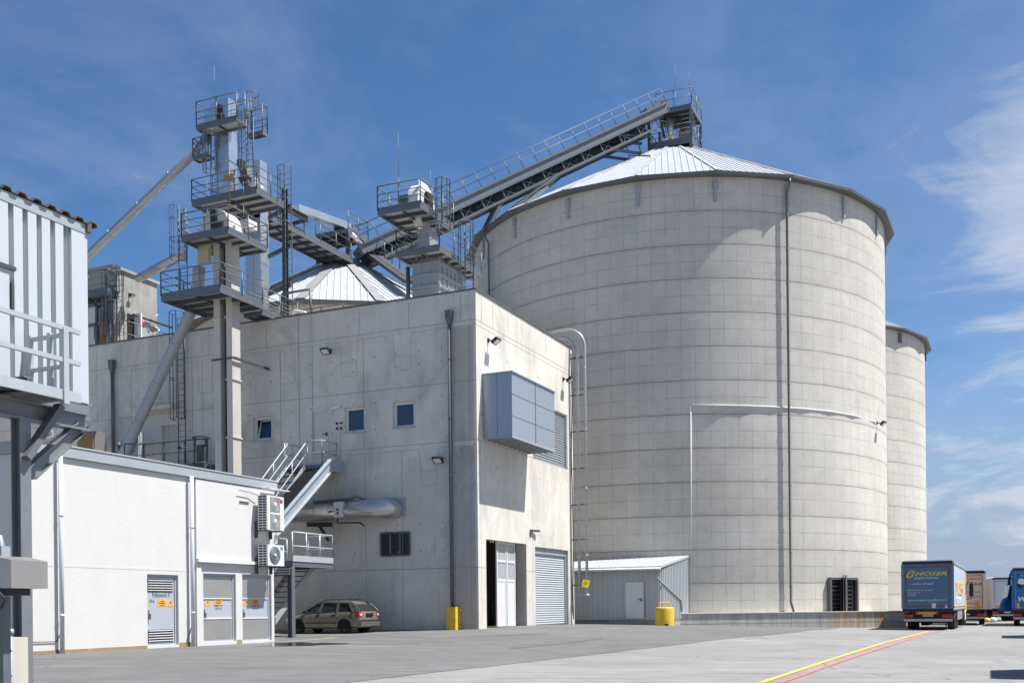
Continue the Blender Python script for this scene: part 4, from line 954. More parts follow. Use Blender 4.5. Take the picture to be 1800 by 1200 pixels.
# ---- steep inclined conveyor up to the largest silo
A = PD(632, 434, 66.0); B = PD(1160, 189, 74.6)
dxy = (B - A); dr = dxy.normalized(); sd = V((dxy.y, -dxy.x, 0)).normalized()      # sd points to the viewer's side
upn = sd.cross(dr).normalized(); upn = upn if upn.z > 0 else -upn
t = thing('inclined_conveyor', 'long inclined truss conveyor climbing to the top of the largest silo', 'conveyor', A)
hw = .75; L = dxy.length
m = MB(); m.bar(A - upn * .31 - dr * .3, B - upn * .31, hw * 2 + .1, .6, 0, upn); m.bar(A + sd * (hw + .09) - upn * .05, B + sd * (hw + .09) - upn * .05, .1, .14, 1, upn); m.bar(A + sd * (hw + .09) - upn * .6, B + sd * (hw + .09) - upn * .6, .1, .12, 1, upn)
TRG = mat('trough_grey', (.155, .175, .195), .55, .2, var=.15, scale=1.5, streak=.08); m.build('conveyor_trough', [TRG, GALV], t)
m = MB(); n = 15; lo_ = -upn * 1.28; hi_ = -upn * .64
for s in (-1, 1):
    o = sd * s * hw; m.bar(A + o + lo_, B + o + lo_ - dr * 1.5, .14, .16, 0, upn)
    for i in range(n):
        p = A + dxy * ((i + .2) / n); q = A + dxy * (min(i + .75, n - .3) / n)
        m.bar(p + o + lo_, p + o + hi_, .08, .08); m.bar(p + o + lo_, q + o + hi_, .03, .03); m.bar(p + o + hi_, q + o + lo_, .03, .03)
m.build('truss', GALV, t)
m = MB(); m.bar(A - upn * 1.24, B - upn * 1.24 - dr * 1.6, hw * 1.9, .04, 0, upn); m.bar(A - sd * (hw + .1) - upn * .93, B - sd * (hw + .1) - upn * .93 - dr * 1.2, .04, .66, 0, upn); m.build('belly_plate', TRG, t)
m = MB(); nP = 22
for s in (1,):
    o = sd * s * (hw + .1)
    for i in range(nP + 1): p = A + dxy * (i / nP) + o; m.tube(p, p + upn * 1.0, .03, 6)
    for q in (.5, 1.0): m.tube(A + o + upn * q, B + o + upn * q, .026, 6)
m.build('railing', GALV, t)
def onc(px):                                  # point of the conveyor's axis seen in picture column px
    lo2, hi2 = 0.0, 1.0
    for _ in range(40):
        mid = (lo2 + hi2) / 2; p = A + dxy * mid - E0
        if CX + F * p.dot(CR) / p.dot(FW) < px: lo2 = mid
        else: hi2 = mid
    return A + dxy * lo2
def rimz(p): return S1Z + .15
m = MB()
p = onc(857) - upn * 1.28; ft = cyl_pt(858, 409, S1, S1R + .7); ft.z = S1Z - .1
for s in (1, -1): q = p + sd * s * hw; m.ibeam(q + dr * .1, ft + sd * s * hw, .2, .2, 0, dr)
for i in range(4): m.bar((p + sd * hw).lerp(ft + sd * hw, i / 4), (p - sd * hw).lerp(ft - sd * hw, (i + 1) / 4), .06, .06)
m.build('support_leg', GALV, t)
for s in (1, -1):
    m = MB(); p = onc(958 if s > 0 else 975) - upn * 1.28 + sd * s * hw; e = cyl_pt(893 if s > 0 else 925, 393 if s > 0 else 371, S1, S1R + .2); e.z = S1Z + .3; m.ibeam(p, e, .2, .2, 0, dr); m.build('support_leg', GALV, t)
m = MB(); p = onc(1055) - upn * 1.2; e = PD(1143, 252, 74.3); 
for q, e2 in ((p + ZZ * .9, e + ZZ * .45), (p - ZZ * .1, e + ZZ * -.8)): m.bar(q + sd * .6, e2, .14, .16); m.bar(q - sd * .6, e2 - sd * 1.2, .14, .16)
for k in (.3, .6): m.bar((p + ZZ * .9).lerp(e + ZZ * .45, k) + sd * .4, (p - ZZ * .1).lerp(e - ZZ * .8, k + .1) + sd * .4, .07, .07)
m.build('bracing', GALV, t)

# ---- head frame on the largest silo
u1, u0, w0, w1 = -18.3, -21.45, 72.25, 75.1
zl, zu = PV(1217, 241, w0).z, PV(1217, 181, w0).z
t = thing('head_frame', 'steel head frame with two railed decks on the tip of the largest silo', 'platform', (S1[0], S1[1], 34.3))
deck(t, u0, u1, w0, w1, zl, sides='swen', h=1.1, th=.34, step=1.0); deck(t, u0 + .6, u1, w0, w1, zu, sides='sen', h=1.15, th=.3, step=1.5, toe=0, mids=(.55,))
for x, y in ((u0, w0), (u1, w0), (u1, w1), (u0, w1)): m = MB(); m.ibeam((x - .06 * (1 if x > -20 else -1), y + (.06 if y < 73 else -.06), zl - 1.2), (x - .06 * (1 if x > -20 else -1), y + (.06 if y < 73 else -.06), zu - .3), .17, .17, 0, Y1); m.build('column', GALV, t)
m = MB(); m.bar((u1 - .03, w0, zl), (u1 - .03, w1, zu - .3), .05, .05); m.bar((u1 - .03, w1, zl), (u1 - .03, w0, zu - .3), .05, .05); m.bar((u0, w1, zl), (u1, w1, zu - .3), .05, .05); m.build('cross_brace', GALV, t)
c = V(((u0 + u1) / 2 - .1, (w0 + w1) / 2, zl))
m = MB(); m.path([c + V((-.2, -.3, 2.0)), c + V((-.2, -.3, 1.2)), c + V((0, 0, -.2))], [.45, .26, .26], 12); m.build('inlet_spout', CLAD, t)
m = MB(); m.bar(c + V((.3, 0, 2.0)), c + V((.9, 0, 1.2)), .3, .5); m.build('flap_box', GALVD, t); m = MB(); m.bar(c + V((-.9, -.2, 2.1)), c + V((-.6, -.2, .9)), .3, .14); m.build('chain_guard', GALVD, t)
m = MB(); p = B + upn * .05; m.bar(p - dr * 1.4, p + dr * .5, .8, .5, 0, upn); m.build('drive_head', GUTT, t)
m = MB(); c2 = PV(1205, 228, w1 - .3); m.box(c2.x - .5, c2.x + .5, w1 - .4, w1 - .1, zl + .75, zl + 1.8); m.build('switch_cabinet', GREY, t)
for px in (1187.5, 1212): q = PV(px, 180, w0 + .4); rod(t, V((q.x, w0 + .4, zu)), 3.1 if px < 1200 else 2.4)
m = MB(); pw = PD(1124, 281, 70.0); 
for q in ((-.7, 0), (.7, 0)): m.bar(pw + hh * q[0], pw + hh * q[0] + ZZ * .3, .05, .05)
m.bar(pw - hh * .7 + ZZ * .3, pw + hh * .7 + ZZ * .25, .05, .08); m.build('roof_hatch_rail', GALVD, t)

# ---- dust filter with elevator head near the building's corner
v0 = 45.0
t = thing('dust_filter', 'grey panelled dust filter tower with railed platforms near the sunlit roof corner', 'filter', (PV(750, 520, v0).x, v0, ZT))
m = MB(); e = bx(m, 725, 771, 814, 445, 520, v0, z0=ZT)
zz = [PV(772, y, v0).z for y in (459.5, 480, 500.5)]
for z in zz: m.box(e[0] - .09, e[1] + .09, e[2] - .09, e[3] + .09, z - .09, z + .05)
for k in (1, 2): xx_ = e[0] + (e[1] - e[0]) * k / 3; m.box(xx_ - .03, xx_ + .03, v0 - .03, v0 - .001, ZT, e and PV(771, 445, v0).z)
for k in range(1, 6): yy = e[2] + (e[3] - e[2]) * k / 6; m.box(e[1] + .001, e[1] + .04, yy - .03, yy + .03, ZT, PV(771, 445, v0).z)
m.build('housing', mat('filter_sheet', (.27, .285, .31), .5, .2, var=.08, streak=.08), t)
zl = PV(771, 434, 44.1).z
pl = dk(44.1, (696.5, 447), (772.5, 433), (846, 475)); deck(t, pl[0], pl[1], pl[2], pl[3], pl[4], sides='swe', h=1.1, th=.2)
m = MB()
for (xa, ya, xb, yb) in ((735, 447, 729, 462), (747, 440, 752, 455)): m.bar(PV(xa, ya, 44.3), PV(xb, yb, v0 - .02), .06, .06)
m.bar(PU(798, 450, pl[1]), PU(784, 466, e[1]), .06, .06); m.build('strut', GALV, t)
m = MB(); u_ = bx(m, 736, 755, 769, 400, 432, 45.5, z0=pl[4]); m.build('upper_housing', mat('upper_sheet', (.33, .345, .37), .45, .3, var=.06), t)
m = MB(); c0 = [PV(720, 371, 45.3), PV(735.5, 370, 45.3)]; c1 = [PV(730, 400, 45.6), PV(744, 400, 45.6)]; dp = 1.5
m.add([c0[0], c0[1], c0[1] + Y1 * dp, c0[0] + Y1 * dp, c1[0], c1[1], c1[1] + Y1 * dp, c1[0] + Y1 * dp], ((0, 1, 2, 3), (4, 5, 6, 7), (0, 1, 5, 4), (1, 2, 6, 5), (2, 3, 7, 6), (3, 0, 4, 7))); m.build('slanted_chute', WHITEP, t)
pt = dk(43.9, (663.5, 371), (739, 356), (797, 388)); deck(t, pt[0], pt[1], pt[2], pt[3], pt[4], sides='swe', h=1.15, th=.24)
m = MB(); a, b = PV(718, 350, 44.6), PV(736, 350, 44.6); v1 = PU(764, 350, b.x).y; m.prism(arch((a.x, 44.5, pt[4]), Y1, v1 - 44.5, 1.45, .95, 12), (b.x - a.x, 0, 0)); m.build('head_hood', WHITEP, t)
m = MB(); bx(m, 699, 717, 722, 341, 352, 44.4); m.build('drive_motor', mat('motor_blue', (.06, .10, .14), .5, var=.1), t)
m = MB(); q = PU(752, 350, b.x + .03); m.box(b.x + .003, b.x + .2, q.y - .3, q.y + .25, q.z - .5, q.z + .25); m.build('shaft_bearing', DUST, t)
m = MB(); w = PU(746, 333, b.x + .02); m.box(b.x + .002, b.x + .02, w.y - .55, w.y + .35, w.z - .2, w.z + .3); o = m.build('maker_plate', TRIM, t)
m = MB(); m.tube(PV(717, 470, 45.2), V((PV(717, 470, 45.2).x, 45.2, ZT)), .1, 8); m.build('column', GUTT, t)
lad(784, 320, 410, 45.6, 402, nb=6, name='caged_ladder'); lad(825, 395, 512, 46.2, 500, nb=6, name='caged_ladder')
m = MB(); m.box(pl[1] - .02, pl[1] + .04, pl[3] - 1, pl[3] - .5, ZT, pl[4] - .26); m.build('column', GUTT, t)
for px, hgt, vv in ((701, 4.6, 44.0), (757, 2.4, 46.0)): q = PV(px, 340, vv); rod(t, V((q.x, vv, pt[4])), hgt if px > 720 else 3.6)

# ---- penthouse at the left end of the roof
v0 = 44.4; pa = PV(200, 540, v0); UP = pa.x; v1 = PU(276, 540, UP).y; ztp = PU(250, 490, UP).z
t = thing('rooftop_penthouse', 'weathered concrete penthouse with steel ladders on the left end of the roof', 'building', (UP, v0, ZT))
m = MB(); m.box(UP - 5, UP, v0, v1, ZT, ztp); m.box(UP - 5.2, UP + .12, v0 - .12, v1 + .12, ztp, ztp + .16); m.build('wall', CONC2, t)
def onU(x0, x1, yt, yb): c = (x0 + x1) / 2; return PU(x0, 560, UP).y, PU(x1, 560, UP).y, max(ZT, PU(c, yb, UP).z), PU(c, yt, UP).z
m = MB(); q = onU(223, 236, 552, 606); m.box(UP, UP + .01, *q); m.build('dark_opening', BLACK, t)
m = MB(); q = onU(238.5, 261, 556, 606); m.box(UP, UP + .06, *q); m.build('door', GREY, t)
m = MB(); q = onU(235.5, 238, 552, 606); m.box(UP, UP + .5, *q); m.build('door_edge', TRIM, t)
m = MB(); a, b = PU(232, 553, UP + .1), PU(300, 559, UP + .1); m.tube(V((UP + .2, a.y, a.z)), V((UP + .2, b.y, a.z)), .07, 8); m.build('pipe_rail', GALVD, t)
m = MB(); rail(m, [V((UP + 1.0, v0 - .6, ZT)), V((UP + 1.0, v1 + .3, ZT))], 1.9, 1.3, mids=(.6, 1.2)); m.build('railing', GALV, t)
lad(199, 480, 606, v0 - .3, 590, w=.5, name='caged_ladder', nb=6); lad(212, 480, 606, v0 - .25, 560, w=.5, name='caged_ladder', nb=5)
zz_ = PV(170, 512, v0 - .9).z; deck(t, PV(150, 512, v0 - .9).x - 2.5, PV(189, 520, v0 - .9).x, v0 - .95, v0 - .05, zz_, sides='se', h=1.15, th=.26)
m = MB(); x0_ = PV(148, 570, v0 - .5).x - 1; x1_ = PV(193, 570, v0 - .5).x
for x in (x0_, PV(150, 570, v0 - .5).x, PV(170, 570, v0 - .5).x, x1_): m.bar((x, v0 - .5, ZT), (x, v0 - .5, zz_ - .3), .12, .12)
for y in (535, 570): z = PV(170, y, v0 - .5).z; m.bar((x0_, v0 - .5, z), (x1_, v0 - .5, z), .12, .14)
m.build('steel_frame', GUTT, t)
for a, b, yt, yb in ((151, 169, 538, 568), (172, 182, 542, 566), (151, 165, 574, 606), (167, 170, 576, 606), (187, 192, 585, 608)):
    m = MB(); p, q = PV(a, yt, v0 - .42), PV(b, yb, v0 - .42); m.box(p.x, q.x, v0 - .42, v0 - .38, max(ZT + .02, q.z), p.z); m.build('cladding_panel', WHITEP if yb - yt > 26 else GREY, t)
m = MB(); q = PV(180, 575, v0 - .45); m.path([q + ZZ * 1.0, q, q - ZZ * 1.0], [.09, .16, .12], 8); m.build('valve', mat('brown_valve', (.22, .12, .07), .6, var=.3), t)
floodlight(PU(227, 518, UP), X1, 'floodlight on the corner of the rooftop penthouse near its ladder', k=.6)
m = MB(); q = PU(251, 566, UP + .3); m.tube(q - ZZ * .3, q + ZZ * .15, .09, 8); m.build('red_lamp', RED, t)
m = MB(); q = PU(272, 584, UP + .3); m.path([q + V((math.cos(i) * .25, math.sin(i) * .25, .15 * i - .9)) for i in [k * .6 for k in range(22)]], .03, 5); m.build('coiled_hose', TRIM, t)
m = MB(); a = PV(545, 555, VB + 1.0); 
for (x, y, x2, y2) in ((495, 520, 495, 560), (495, 517, 545, 508), (545, 508, 547, 560)): m.tube(PV(x, y, VB + 1), PV(x2, y2, VB + 1), .06, 7)
tag(m.build('roof_pipe_frame', GALV, None, PV(520, 555, VB + 1)), 'bent grey pipe frame standing on the roof edge below the caged ladder tower', 'pipe')
m = MB(); m.path([PV(514, 560, VB + .8), PV(515, 548, VB + .8), PV(520, 546, VB + .8), PV(536, 549, VB + .8), PV(541, 556, VB + .8)], .07, 8); tag(m.build('vent_pipe', TRIM, None, PV(520, 556, VB + .8)), 'white bent vent pipe on the roof edge beside the pipe frame', 'pipe')
m = MB(); rail(m, [V((PV(522, 550, VB + 2).x, VB + 2.2, ZT)), V((PV(600, 540, VB + 2).x, VB + 2.2, ZT))], 1.0, 1.6); tag(m.build('roof_railing', GALV, None, (PV(560, 550, VB + 2).x, VB + 2.2, ZT)), 'low grey railing along the roof edge in front of the cone roof', 'railing')
rt = thing('roof_walkway', 'railed inclined walkway descending the right flank of the cone roof', 'walkway', PD(690, 480, 62))
a, b = PD(655, 448, 66), PD(722, 496, 61); m = MB(); m.bar(a, b, .9, .2); m.build('walkway_deck', GALVD, rt); m = MB(); rail(m, [a + ZZ * .1 + hh * .3, b + ZZ * .1 + hh * .3], 1.1, 1.4); m.build('railing', GALV, rt)
# ------------------------------------------------------------------ on and around the mill building
# ventilation box on the gable
vl = PU(848, 715, UA).y; ub = PV(900, 710, vl).x; vr = PU(975, 740, ub).y; zt_, zb_ = PV(900, 653.4, vl).z, PV(900, 768.3, vl).z
t = thing('ventilation_box', 'large blue-grey panelled metal box hanging on the sunlit gable wall', 'vent box', (UA, (vl + vr) / 2, zb_))
m = MB(); m.box(UA + .003, ub, vl, vr, zb_ + .12, zt_)
m.box(UA + .003, ub + .06, vl - .06, vr + .06, zt_, zt_ + .05)
ym = PU(941, 700, ub).y
for z in (zb_ + (zt_ - zb_) / 3, zb_ + (zt_ - zb_) * 2 / 3): m.box(ub, ub + .008, vl, vr, z - .012, z + .012, 1)
m.box(ub, ub + .012, ym - .035, ym + .035, zb_ + .12, zt_, 1); m.box((UA + ub) / 2 - .012, (UA + ub) / 2 + .012, vl - .006, vl, zb_ + .12, zt_, 1)
m.build('casing', [BLUEG, GUTT], t)
m = MB()
for a in ((vl, vl + .06), (vr - .06, vr)): m.box(UA + .02, ub, a[0], a[1], zb_, zb_ + .118)
m.box(ub - .06, ub, vl + .06, vr - .06, zb_, zb_ + .118); n = 9
for i in range(1, n): y = vl + (vr - vl) * i / n; m.box(UA + .02, ub - .06, y - .04, y + .04, zb_, zb_ + .1)
m.build('bottom_grid', GREY, t)
floodlight(PU(857.5, 598, UA), X1, 'floodlight high on the sunlit gable above the hanging vent box')
floodlight(PU(989.5, 666, UA), X1, 'floodlight near the far edge of the sunlit gable beside the filler pipes')
floodlight(PV(581, 617, VB), -Y1, 'floodlight on the shaded wall above the row of small windows')
floodlight(PV(777, 807, VB), -Y1, 'floodlight on the shaded wall low beside the hopper downpipe')
# filler pipes at the far corner of the gable
t = thing('filler_pipes', 'pair of silver filler pipes bending over the roof edge at the far gable corner', 'pipe', (UA + .6, VE - .2, 2.0))
for px, ytop, pxe, ye in ((1016.5, 590, 981, 592), (1029.5, 576, 958, 581)):
    v_ = VE - .25; a = PV(px, 800, v_); u_ = a.x; ztop = PV(px, ytop, v_).z; r_ = 1.0
    e = PV(pxe, ye, v_ + .1); zb_ = PV(px, 1047, v_).z
    pts = [(u_, v_, zb_), (u_, v_, ztop - r_)] + [(u_ - r_ + r_ * math.cos(R(k)), v_, ztop - r_ + r_ * math.sin(R(k))) for k in range(12, 91, 13)] + [(e.x, v_, ztop - .02)]
    m = MB(); m.path(pts, .075, 10); m.tube((u_, v_, zb_ - .02), (u_, v_, zb_ + .1), .13, 10)
    for k in (.15, .4, .62, .85): z = zb_ + (ztop - zb_) * k; m.tube((u_, v_, z), (u_, v_, z + .06), .088, 10)
    m.build('pipe', mat('filler_pipe_grey', (.40, .41, .42), .4, .25, var=.05), t)
uo = PV(1032, 800, VE - .25).x
for y in (629, 694, 758, 823, 887, 948, 1028): z = PV(1016, y, VE - .25).z; m = MB(); m.bar((UA, VE - .25, z), (uo, VE - .25, z), .05, .05); m.build('pipe_bracket', GALVD, t)
m = MB(); q = [PU(x, y, UA + .08) for x, y in ((1003, 620), (1001, 700), (1003, 800), (999, 860), (1002, 960), (1000, 1040), (1005, 1088))]; m.path([V((UA + .08, VE - .35 + .12 * math.sin(i * 2.1), p.z)) for i, p in enumerate(q)], .03, 5); m.build('loose_cable', GALVD, t)
m = MB(); a = PV(1029.5, 1025, VE - .45); m.bar(a - X1 * .19 + ZZ * .03, a + X1 * .19 - ZZ * .03, .02, .42, 0, (0, .3, 1)); s_ = m.build('sign', mat('sign_yellow', (.75, .66, .02), .5, var=0), None, a); tag(s_, 'small yellow warning sign tied to the lower end of a silver filler pipe', 'sign')
m = MB(); 
for i, w_ in enumerate((.2, .26, .16)): m.box(a.x - w_ / 2, a.x + w_ / 2, a.y - .02, a.y - .016, a.z + .1 - i * .1 - .018, a.z + .1 - i * .1 + .018)
m.build('sign_lines', INK, s_)
# yellow guard round the downpipe, yellow round bollard by the shed
a = PV(793.5, 1066, VB - .45); zg_ = g(a.x, VB - .5)
t = thing('pipe_guard', 'yellow steel crash guard round the foot of the wall downpipe', 'guard', (a.x, VB - .2, zg_))
m = MB(); w = .19; h = a.z - zg_
for s in (-1, 1): m.box(a.x + s * w - .03, a.x + s * w + .03, VB - .5, VB - .01, zg_ - .1, zg_ + h)
m.box(a.x - w + .03, a.x + w - .03, VB - .5, VB - .45, zg_ - .1, zg_ + h); m.build('channel', YELL, t)
m = MB()
for z in (.12, .85): m.box(a.x + w + .03, a.x + w + .14, VB - .1, VB - .01, zg_ + h * z - .06, zg_ + h * z + .06)
m.build('wall_plate', YELL, t)
c = PD(1168.5, 1098, 55.6); c.z = g(c.x, c.y)
t = thing('bollard_block', 'round yellow concrete bollard with lifting handle beside the metal shed', 'bollard', c)
m = MB(); m.lathe(c, [(.5, -.05), (.5, .88), (.485, .95), (.44, .98), (.01, .99)], 28); m.build('block', YELL, t)
m = MB(); q = hh * .29; m.path([c - q + ZZ * .97, c - q + ZZ * 1.2, c - q * .9 + ZZ * 1.23, c + q * .9 + ZZ * 1.23, c + q + ZZ * 1.2, c + q + ZZ * .97], .03, 8); m.build('handle', YELL, t)
m = MB(); n_ = -FW; m.bar(c + n_ * .5 - ZZ * .02 + hh * .02, c + n_ * .5 + ZZ * .1 + hh * .02, .2, .06, 0, n_); m.build('lifting_notch', BLACK, t)
# machine inside the open gate
q = V((UA - 2.5, VB + gate[0] + .5, .55))
t = thing('wheel_loader', 'orange loader parked in the dark hall behind the open folding gate', 'loader', q)
m = MB(); m.box(q.x - 2, q.x + .9, q.y - .2, q.y + 1.6, .95, 1.75); m.prism([(q.x + .9, q.y - .2, .75), (q.x + 1.5, q.y - .2, .75), (q.x + 1.2, q.y - .2, 1.6), (q.x + .9, q.y - .2, 1.7)], (0, 1.8, 0)); m.build('body', mat('loader_orange', (.62, .25, .02), .5, var=.1), t)
for y in (q.y - .25, q.y + 1.25):
    m = MB(); m.tube((q.x + .2, y, 1.05), (q.x + .2, y + .4, 1.05), .5, 18); m.build('wheel', DUST, t)
# caged ladder up the shaded wall and what stands on the terrace
t = thing('wall_ladder', 'tall caged ladder fixed to the shaded concrete wall left of the beige elevator', 'ladder', PV(320, 830, VB - .2))
m = MB(); a = PV(320.5, 828, VB - .2); ladder(m, a, ZT + .9, X1, -Y1, .46, a.z + 2.6, nb=4, hoop=2.0); m.build('ladder', GALVD, t)
zt3 = an and PV(400, 832, VB).z - .85
t = thing('terrace_railing', 'grey railing with small ladder hatch below the pale door in the shaded wall', 'railing', PV(300, 820, VB - 1.4))
m = MB(); a, b = PV(253, 800, VB - 1.5), PV(330, 800, VB - 1.5); zr_ = PV(290, 777, VB - 1.5).z - 1.1
rail(m, [V((a.x, VB - 1.5, zr_)), V((b.x + 1.1, VB - 1.5, zr_))], 1.1, 1.2); rail(m, [V((a.x, VB - 1.5, zr_)), V((a.x, VB - 2.8, zr_ - .15))], 1.1, 1.2); m.build('railing', GALVD, t)
m = MB(); m.box(a.x, b.x + 1.1, VB - 1.5, VB - .02, zr_ - .25, zr_ - .1); m.build('landing', GALVD, t)
m = MB(); q = PV(354, 822, VB - 1.6); zq = PV(354, 769, VB - 1.6).z
for z in (zq, zq - 1.25): m.path([q * 0 + V((q.x + math.cos(i * .5236) * .42, q.y + math.sin(i * .5236) * .42, z)) for i in range(13)], .03, 5)
for i in range(0, 12, 3): m.bar((q.x + math.cos(i * .5236) * .42, q.y + math.sin(i * .5236) * .42, zq - 1.9), (q.x + math.cos(i * .5236) * .42, q.y + math.sin(i * .5236) * .42, zq), .05, .05)
m.box(q.x - .2, q.x + .2, q.y - .1, q.y + .1, zq - 1.9, zq - .35); m.build('hatch_cage', GALVD, t)
t = thing('cooling_unit', 'brown slatted cooling unit at the foot of the shaded wall behind the white roof', 'cooling unit', PV(160, 795, VB - 1.6))
m = MB(); e = bx(m, 136, 166.5, 187, 757, 800, VB - 1.8); m.build('casing', mat('unit_grey', (.17, .165, .155), .6, var=.1), t)
m = MB(); z0, z1 = PV(150, 798, VB - 1.8).z, PV(150, 759, VB - 1.8).z
for i in range(11): z = z0 + (z1 - z0) * i / 11; m.bar((e[0] + .04, e[2] - .04, z), (e[1] - .04, e[2] - .04, z), .06, .06, 0, (0, -.6, .8))
m.build('slats', mat('brown_slats', (.30, .19, .09), .7, var=.25), t)
t = thing('control_cabinet', 'grey metal cabinet with handles standing by the leaning grey spout', 'cabinet', PV(240, 800, VB - 1.0))
m = MB(); e = bx(m, 213, 243, 253, 758, 805, VB - 1.2); m.build('body', GREY, t)
m = MB(); m.box(e[0] + .3, e[0] + .36, e[2] - .05, e[2] - .001, PV(225, 778, VB - 1.2).z, PV(225, 770, VB - 1.2).z); m.box(e[0] + .9, e[0] + .96, e[2] - .05, e[2] - .001, PV(225, 778, VB - 1.2).z, PV(225, 770, VB - 1.2).z); m.build('handle', INK, t)
q = PV(209, 784, VB - 1.3); m = MB(); m.tube(q - ZZ * 1.2, q, .06, 8); m.lathe(q, [(.02, .2), (.12, .12), (.12, 0), (.05, -.05)], 12); tag(m.build('vent_stub', GALV, None, q - ZZ * 1.2), 'short vent stub with round cap beside the grey cabinet at the wall', 'vent')

# ------------------------------------------------------------------ outdoor stairs between the white building and the concrete wall
t = thing('outdoor_stairs', 'galvanised outdoor stairs with two flights climbing to the door in the shaded wall', 'stairs', (-26.2, 36, .4))
zp = PU(515, 985, -25.15).z
p0 = (-27.5, -25.15, PU(514, 980, -25.15).y, PU(585, 984, -25.15).y)
m = MB(); deck(t, p0[0], p0[1], p0[2], p0[3], zp, sides='', th=.24)
STL = mat('stair_galvanised', (0.42, 0.44, 0.46), .5, .25, var=.12, scale=3)
m = MB(); rail(m, [V((p0[1], p0[2], zp)), V((p0[1], p0[3], zp)), V((p0[0] + 1.1, p0[3], zp))], 1.15, .95, .032, mids=(.6,)); m.build('railing', STL, t); m = MB(); rail(m, [V((p0[0], p0[2] + .9, zp)), V((p0[0], p0[3], zp))], 1.1, 1.0, .028); m.build('railing', STL, t)
m = MB(); m.bar((p0[1] + .02, p0[2], zp + .1), (p0[1] + .02, p0[3], zp + .1), .02, .24); m.bar((p0[0], p0[3], zp + .1), (p0[1], p0[3], zp + .1), .02, .24); m.build('toe_board', STL, t)
q = PU(514, 1060, -25.2); zg_ = g(-25.3, q.y)
m = MB(); m.ibeam((-25.25, q.y, zg_ - .1), (-25.25, q.y, zp - .24), .22, .22, 0, X1, .022); m.box(-25.45, -25.05, q.y - .2, q.y + .2, zg_ - .05, zg_ + .03); m.build('column', GALV, t)
m = MB(); m.box(-26.9, -25.2, q.y - .12, q.y + .12, zp - .6, zp - .245)
for k in range(3): m.bar((-27.2, q.y - .14, zp - .32 - k * .1), (-25.2, q.y - .14, zp - .32 - k * .1), .04, .05, 1)
m.build('platform_beam', [GALVD, STL], t)
def flight(u0, u1, a, b, n, depth=.26, sides=(1, 1), mt=STL, tm=GALVD, railh=1.05, rails=(1, 1)):
    # a, b: (Y, Z) of foot and head
    ay, az = a; by, bz = b
    for s, u in enumerate((u0, u1)):
        if not sides[s]: continue
        m = MB(); m.bar((u, ay, az - .04), (u, by, bz - .04), .06, depth); m.build('stringer', mt, t)
    m = MB()
    for i in range(n):
        k = (i + .6) / n; y, z = ay + (by - ay) * k, az + (bz - az) * k
        m.box(u0 + .03, u1 - .03, y - .14, y + .14, z - .035, z)
    m.build('treads', tm, t)
    for s, u in enumerate((u0, u1)):
        if not rails[s]: continue
        m = MB(); m.tube((u, ay, az + railh), (u, by, bz + railh), .03, 6); m.tube((u, ay, az + railh * .5), (u, by, bz + railh * .5), .022, 6)
        k = 5
        for i in range(k): f = (i + .3) / k; m.tube((u, ay + (by - ay) * f, az + (bz - az) * f), (u, ay + (by - ay) * f, az + (bz - az) * f + railh), .024, 6)
        m.build('handrail', STL, t)
flight(-27.0, -26.0, (p0[2] - .9, g(-26, 34)), (p0[3] - .1, zp), 14, .24, rails=(0, 0), mt=GREY)
# upper flight beside a covered conveyor casing with dark soffit
l2, h2 = PU(500, 872, -28.7), PU(560, 787, -28.7)
sl = (h2.z - l2.z) / (h2.y - l2.y); la = (33.2, l2.z + (33.2 - l2.y) * sl); lb = (40.75, l2.z + (40.75 - l2.y) * sl)
flight(-29.75, -28.72, la, lb, 20, .22, sides=(1, 1))
zl_ = lb[1] + .02
deck(t, -29.9, -27.75, 40.7, VB - .03, zl_, sides='', th=.26, bs=.5)
m = MB(); rail(m, [V((-28.6, 40.72, zl_)), V((-27.78, 40.72, zl_)), V((-27.78, VB - .05, zl_))], 1.1, .8, .03, mids=(.55,)); m.build('landing_railing', STL, t); m = MB(); rail(m, [V((-29.88, 40.72, zl_)), V((-29.88, VB - .05, zl_))], 1.1, .8, .03, mids=(.55,)); m.build('landing_railing', STL, t)
t = thing('casing_conveyor', 'sloping steel conveyor casing running up under the stairs into the shaded wall', 'conveyor', (-28, 41, 6))
r1, r2 = PU(497, 914, -27.5), PU(592, 803, -27.5); s2 = (r2.z - r1.z) / (r2.y - r1.y)
def zc_(y): return r1.z + (y - r1.y) * s2
ya_, yb_ = 33.0, 40.9
m = MB()
m.prism([(-27.5, ya_, zc_(ya_) - .26), (-27.5, yb_, zc_(yb_) - .26), (-27.5, VB - .03, zc_(yb_) - .26), (-27.5, VB - .03, zc_(yb_) + .30), (-27.5, yb_ - .1, zc_(yb_) + .30), (-27.5, ya_, zc_(ya_) + .30)], (.09, 0, 0))
m.bar((-27.38, ya_, zc_(ya_) - .26), (-27.38, yb_, zc_(yb_) - .26), .12, .05); m.bar((-27.38, ya_, zc_(ya_) + .3), (-27.38, yb_, zc_(yb_) + .3), .12, .05)
m.build('side_channel', mat('channel_blue_grey', (.36, .40, .44), .45, .25, var=.06), t)
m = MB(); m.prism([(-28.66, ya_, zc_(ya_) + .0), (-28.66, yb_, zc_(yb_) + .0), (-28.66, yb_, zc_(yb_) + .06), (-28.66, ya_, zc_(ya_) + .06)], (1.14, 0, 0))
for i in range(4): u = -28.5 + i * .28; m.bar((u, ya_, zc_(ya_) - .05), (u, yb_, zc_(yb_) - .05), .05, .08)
m.build('soffit', mat('soffit_dark', (.018, .018, .019), .9, 0, var=.2, spec=.02), t)
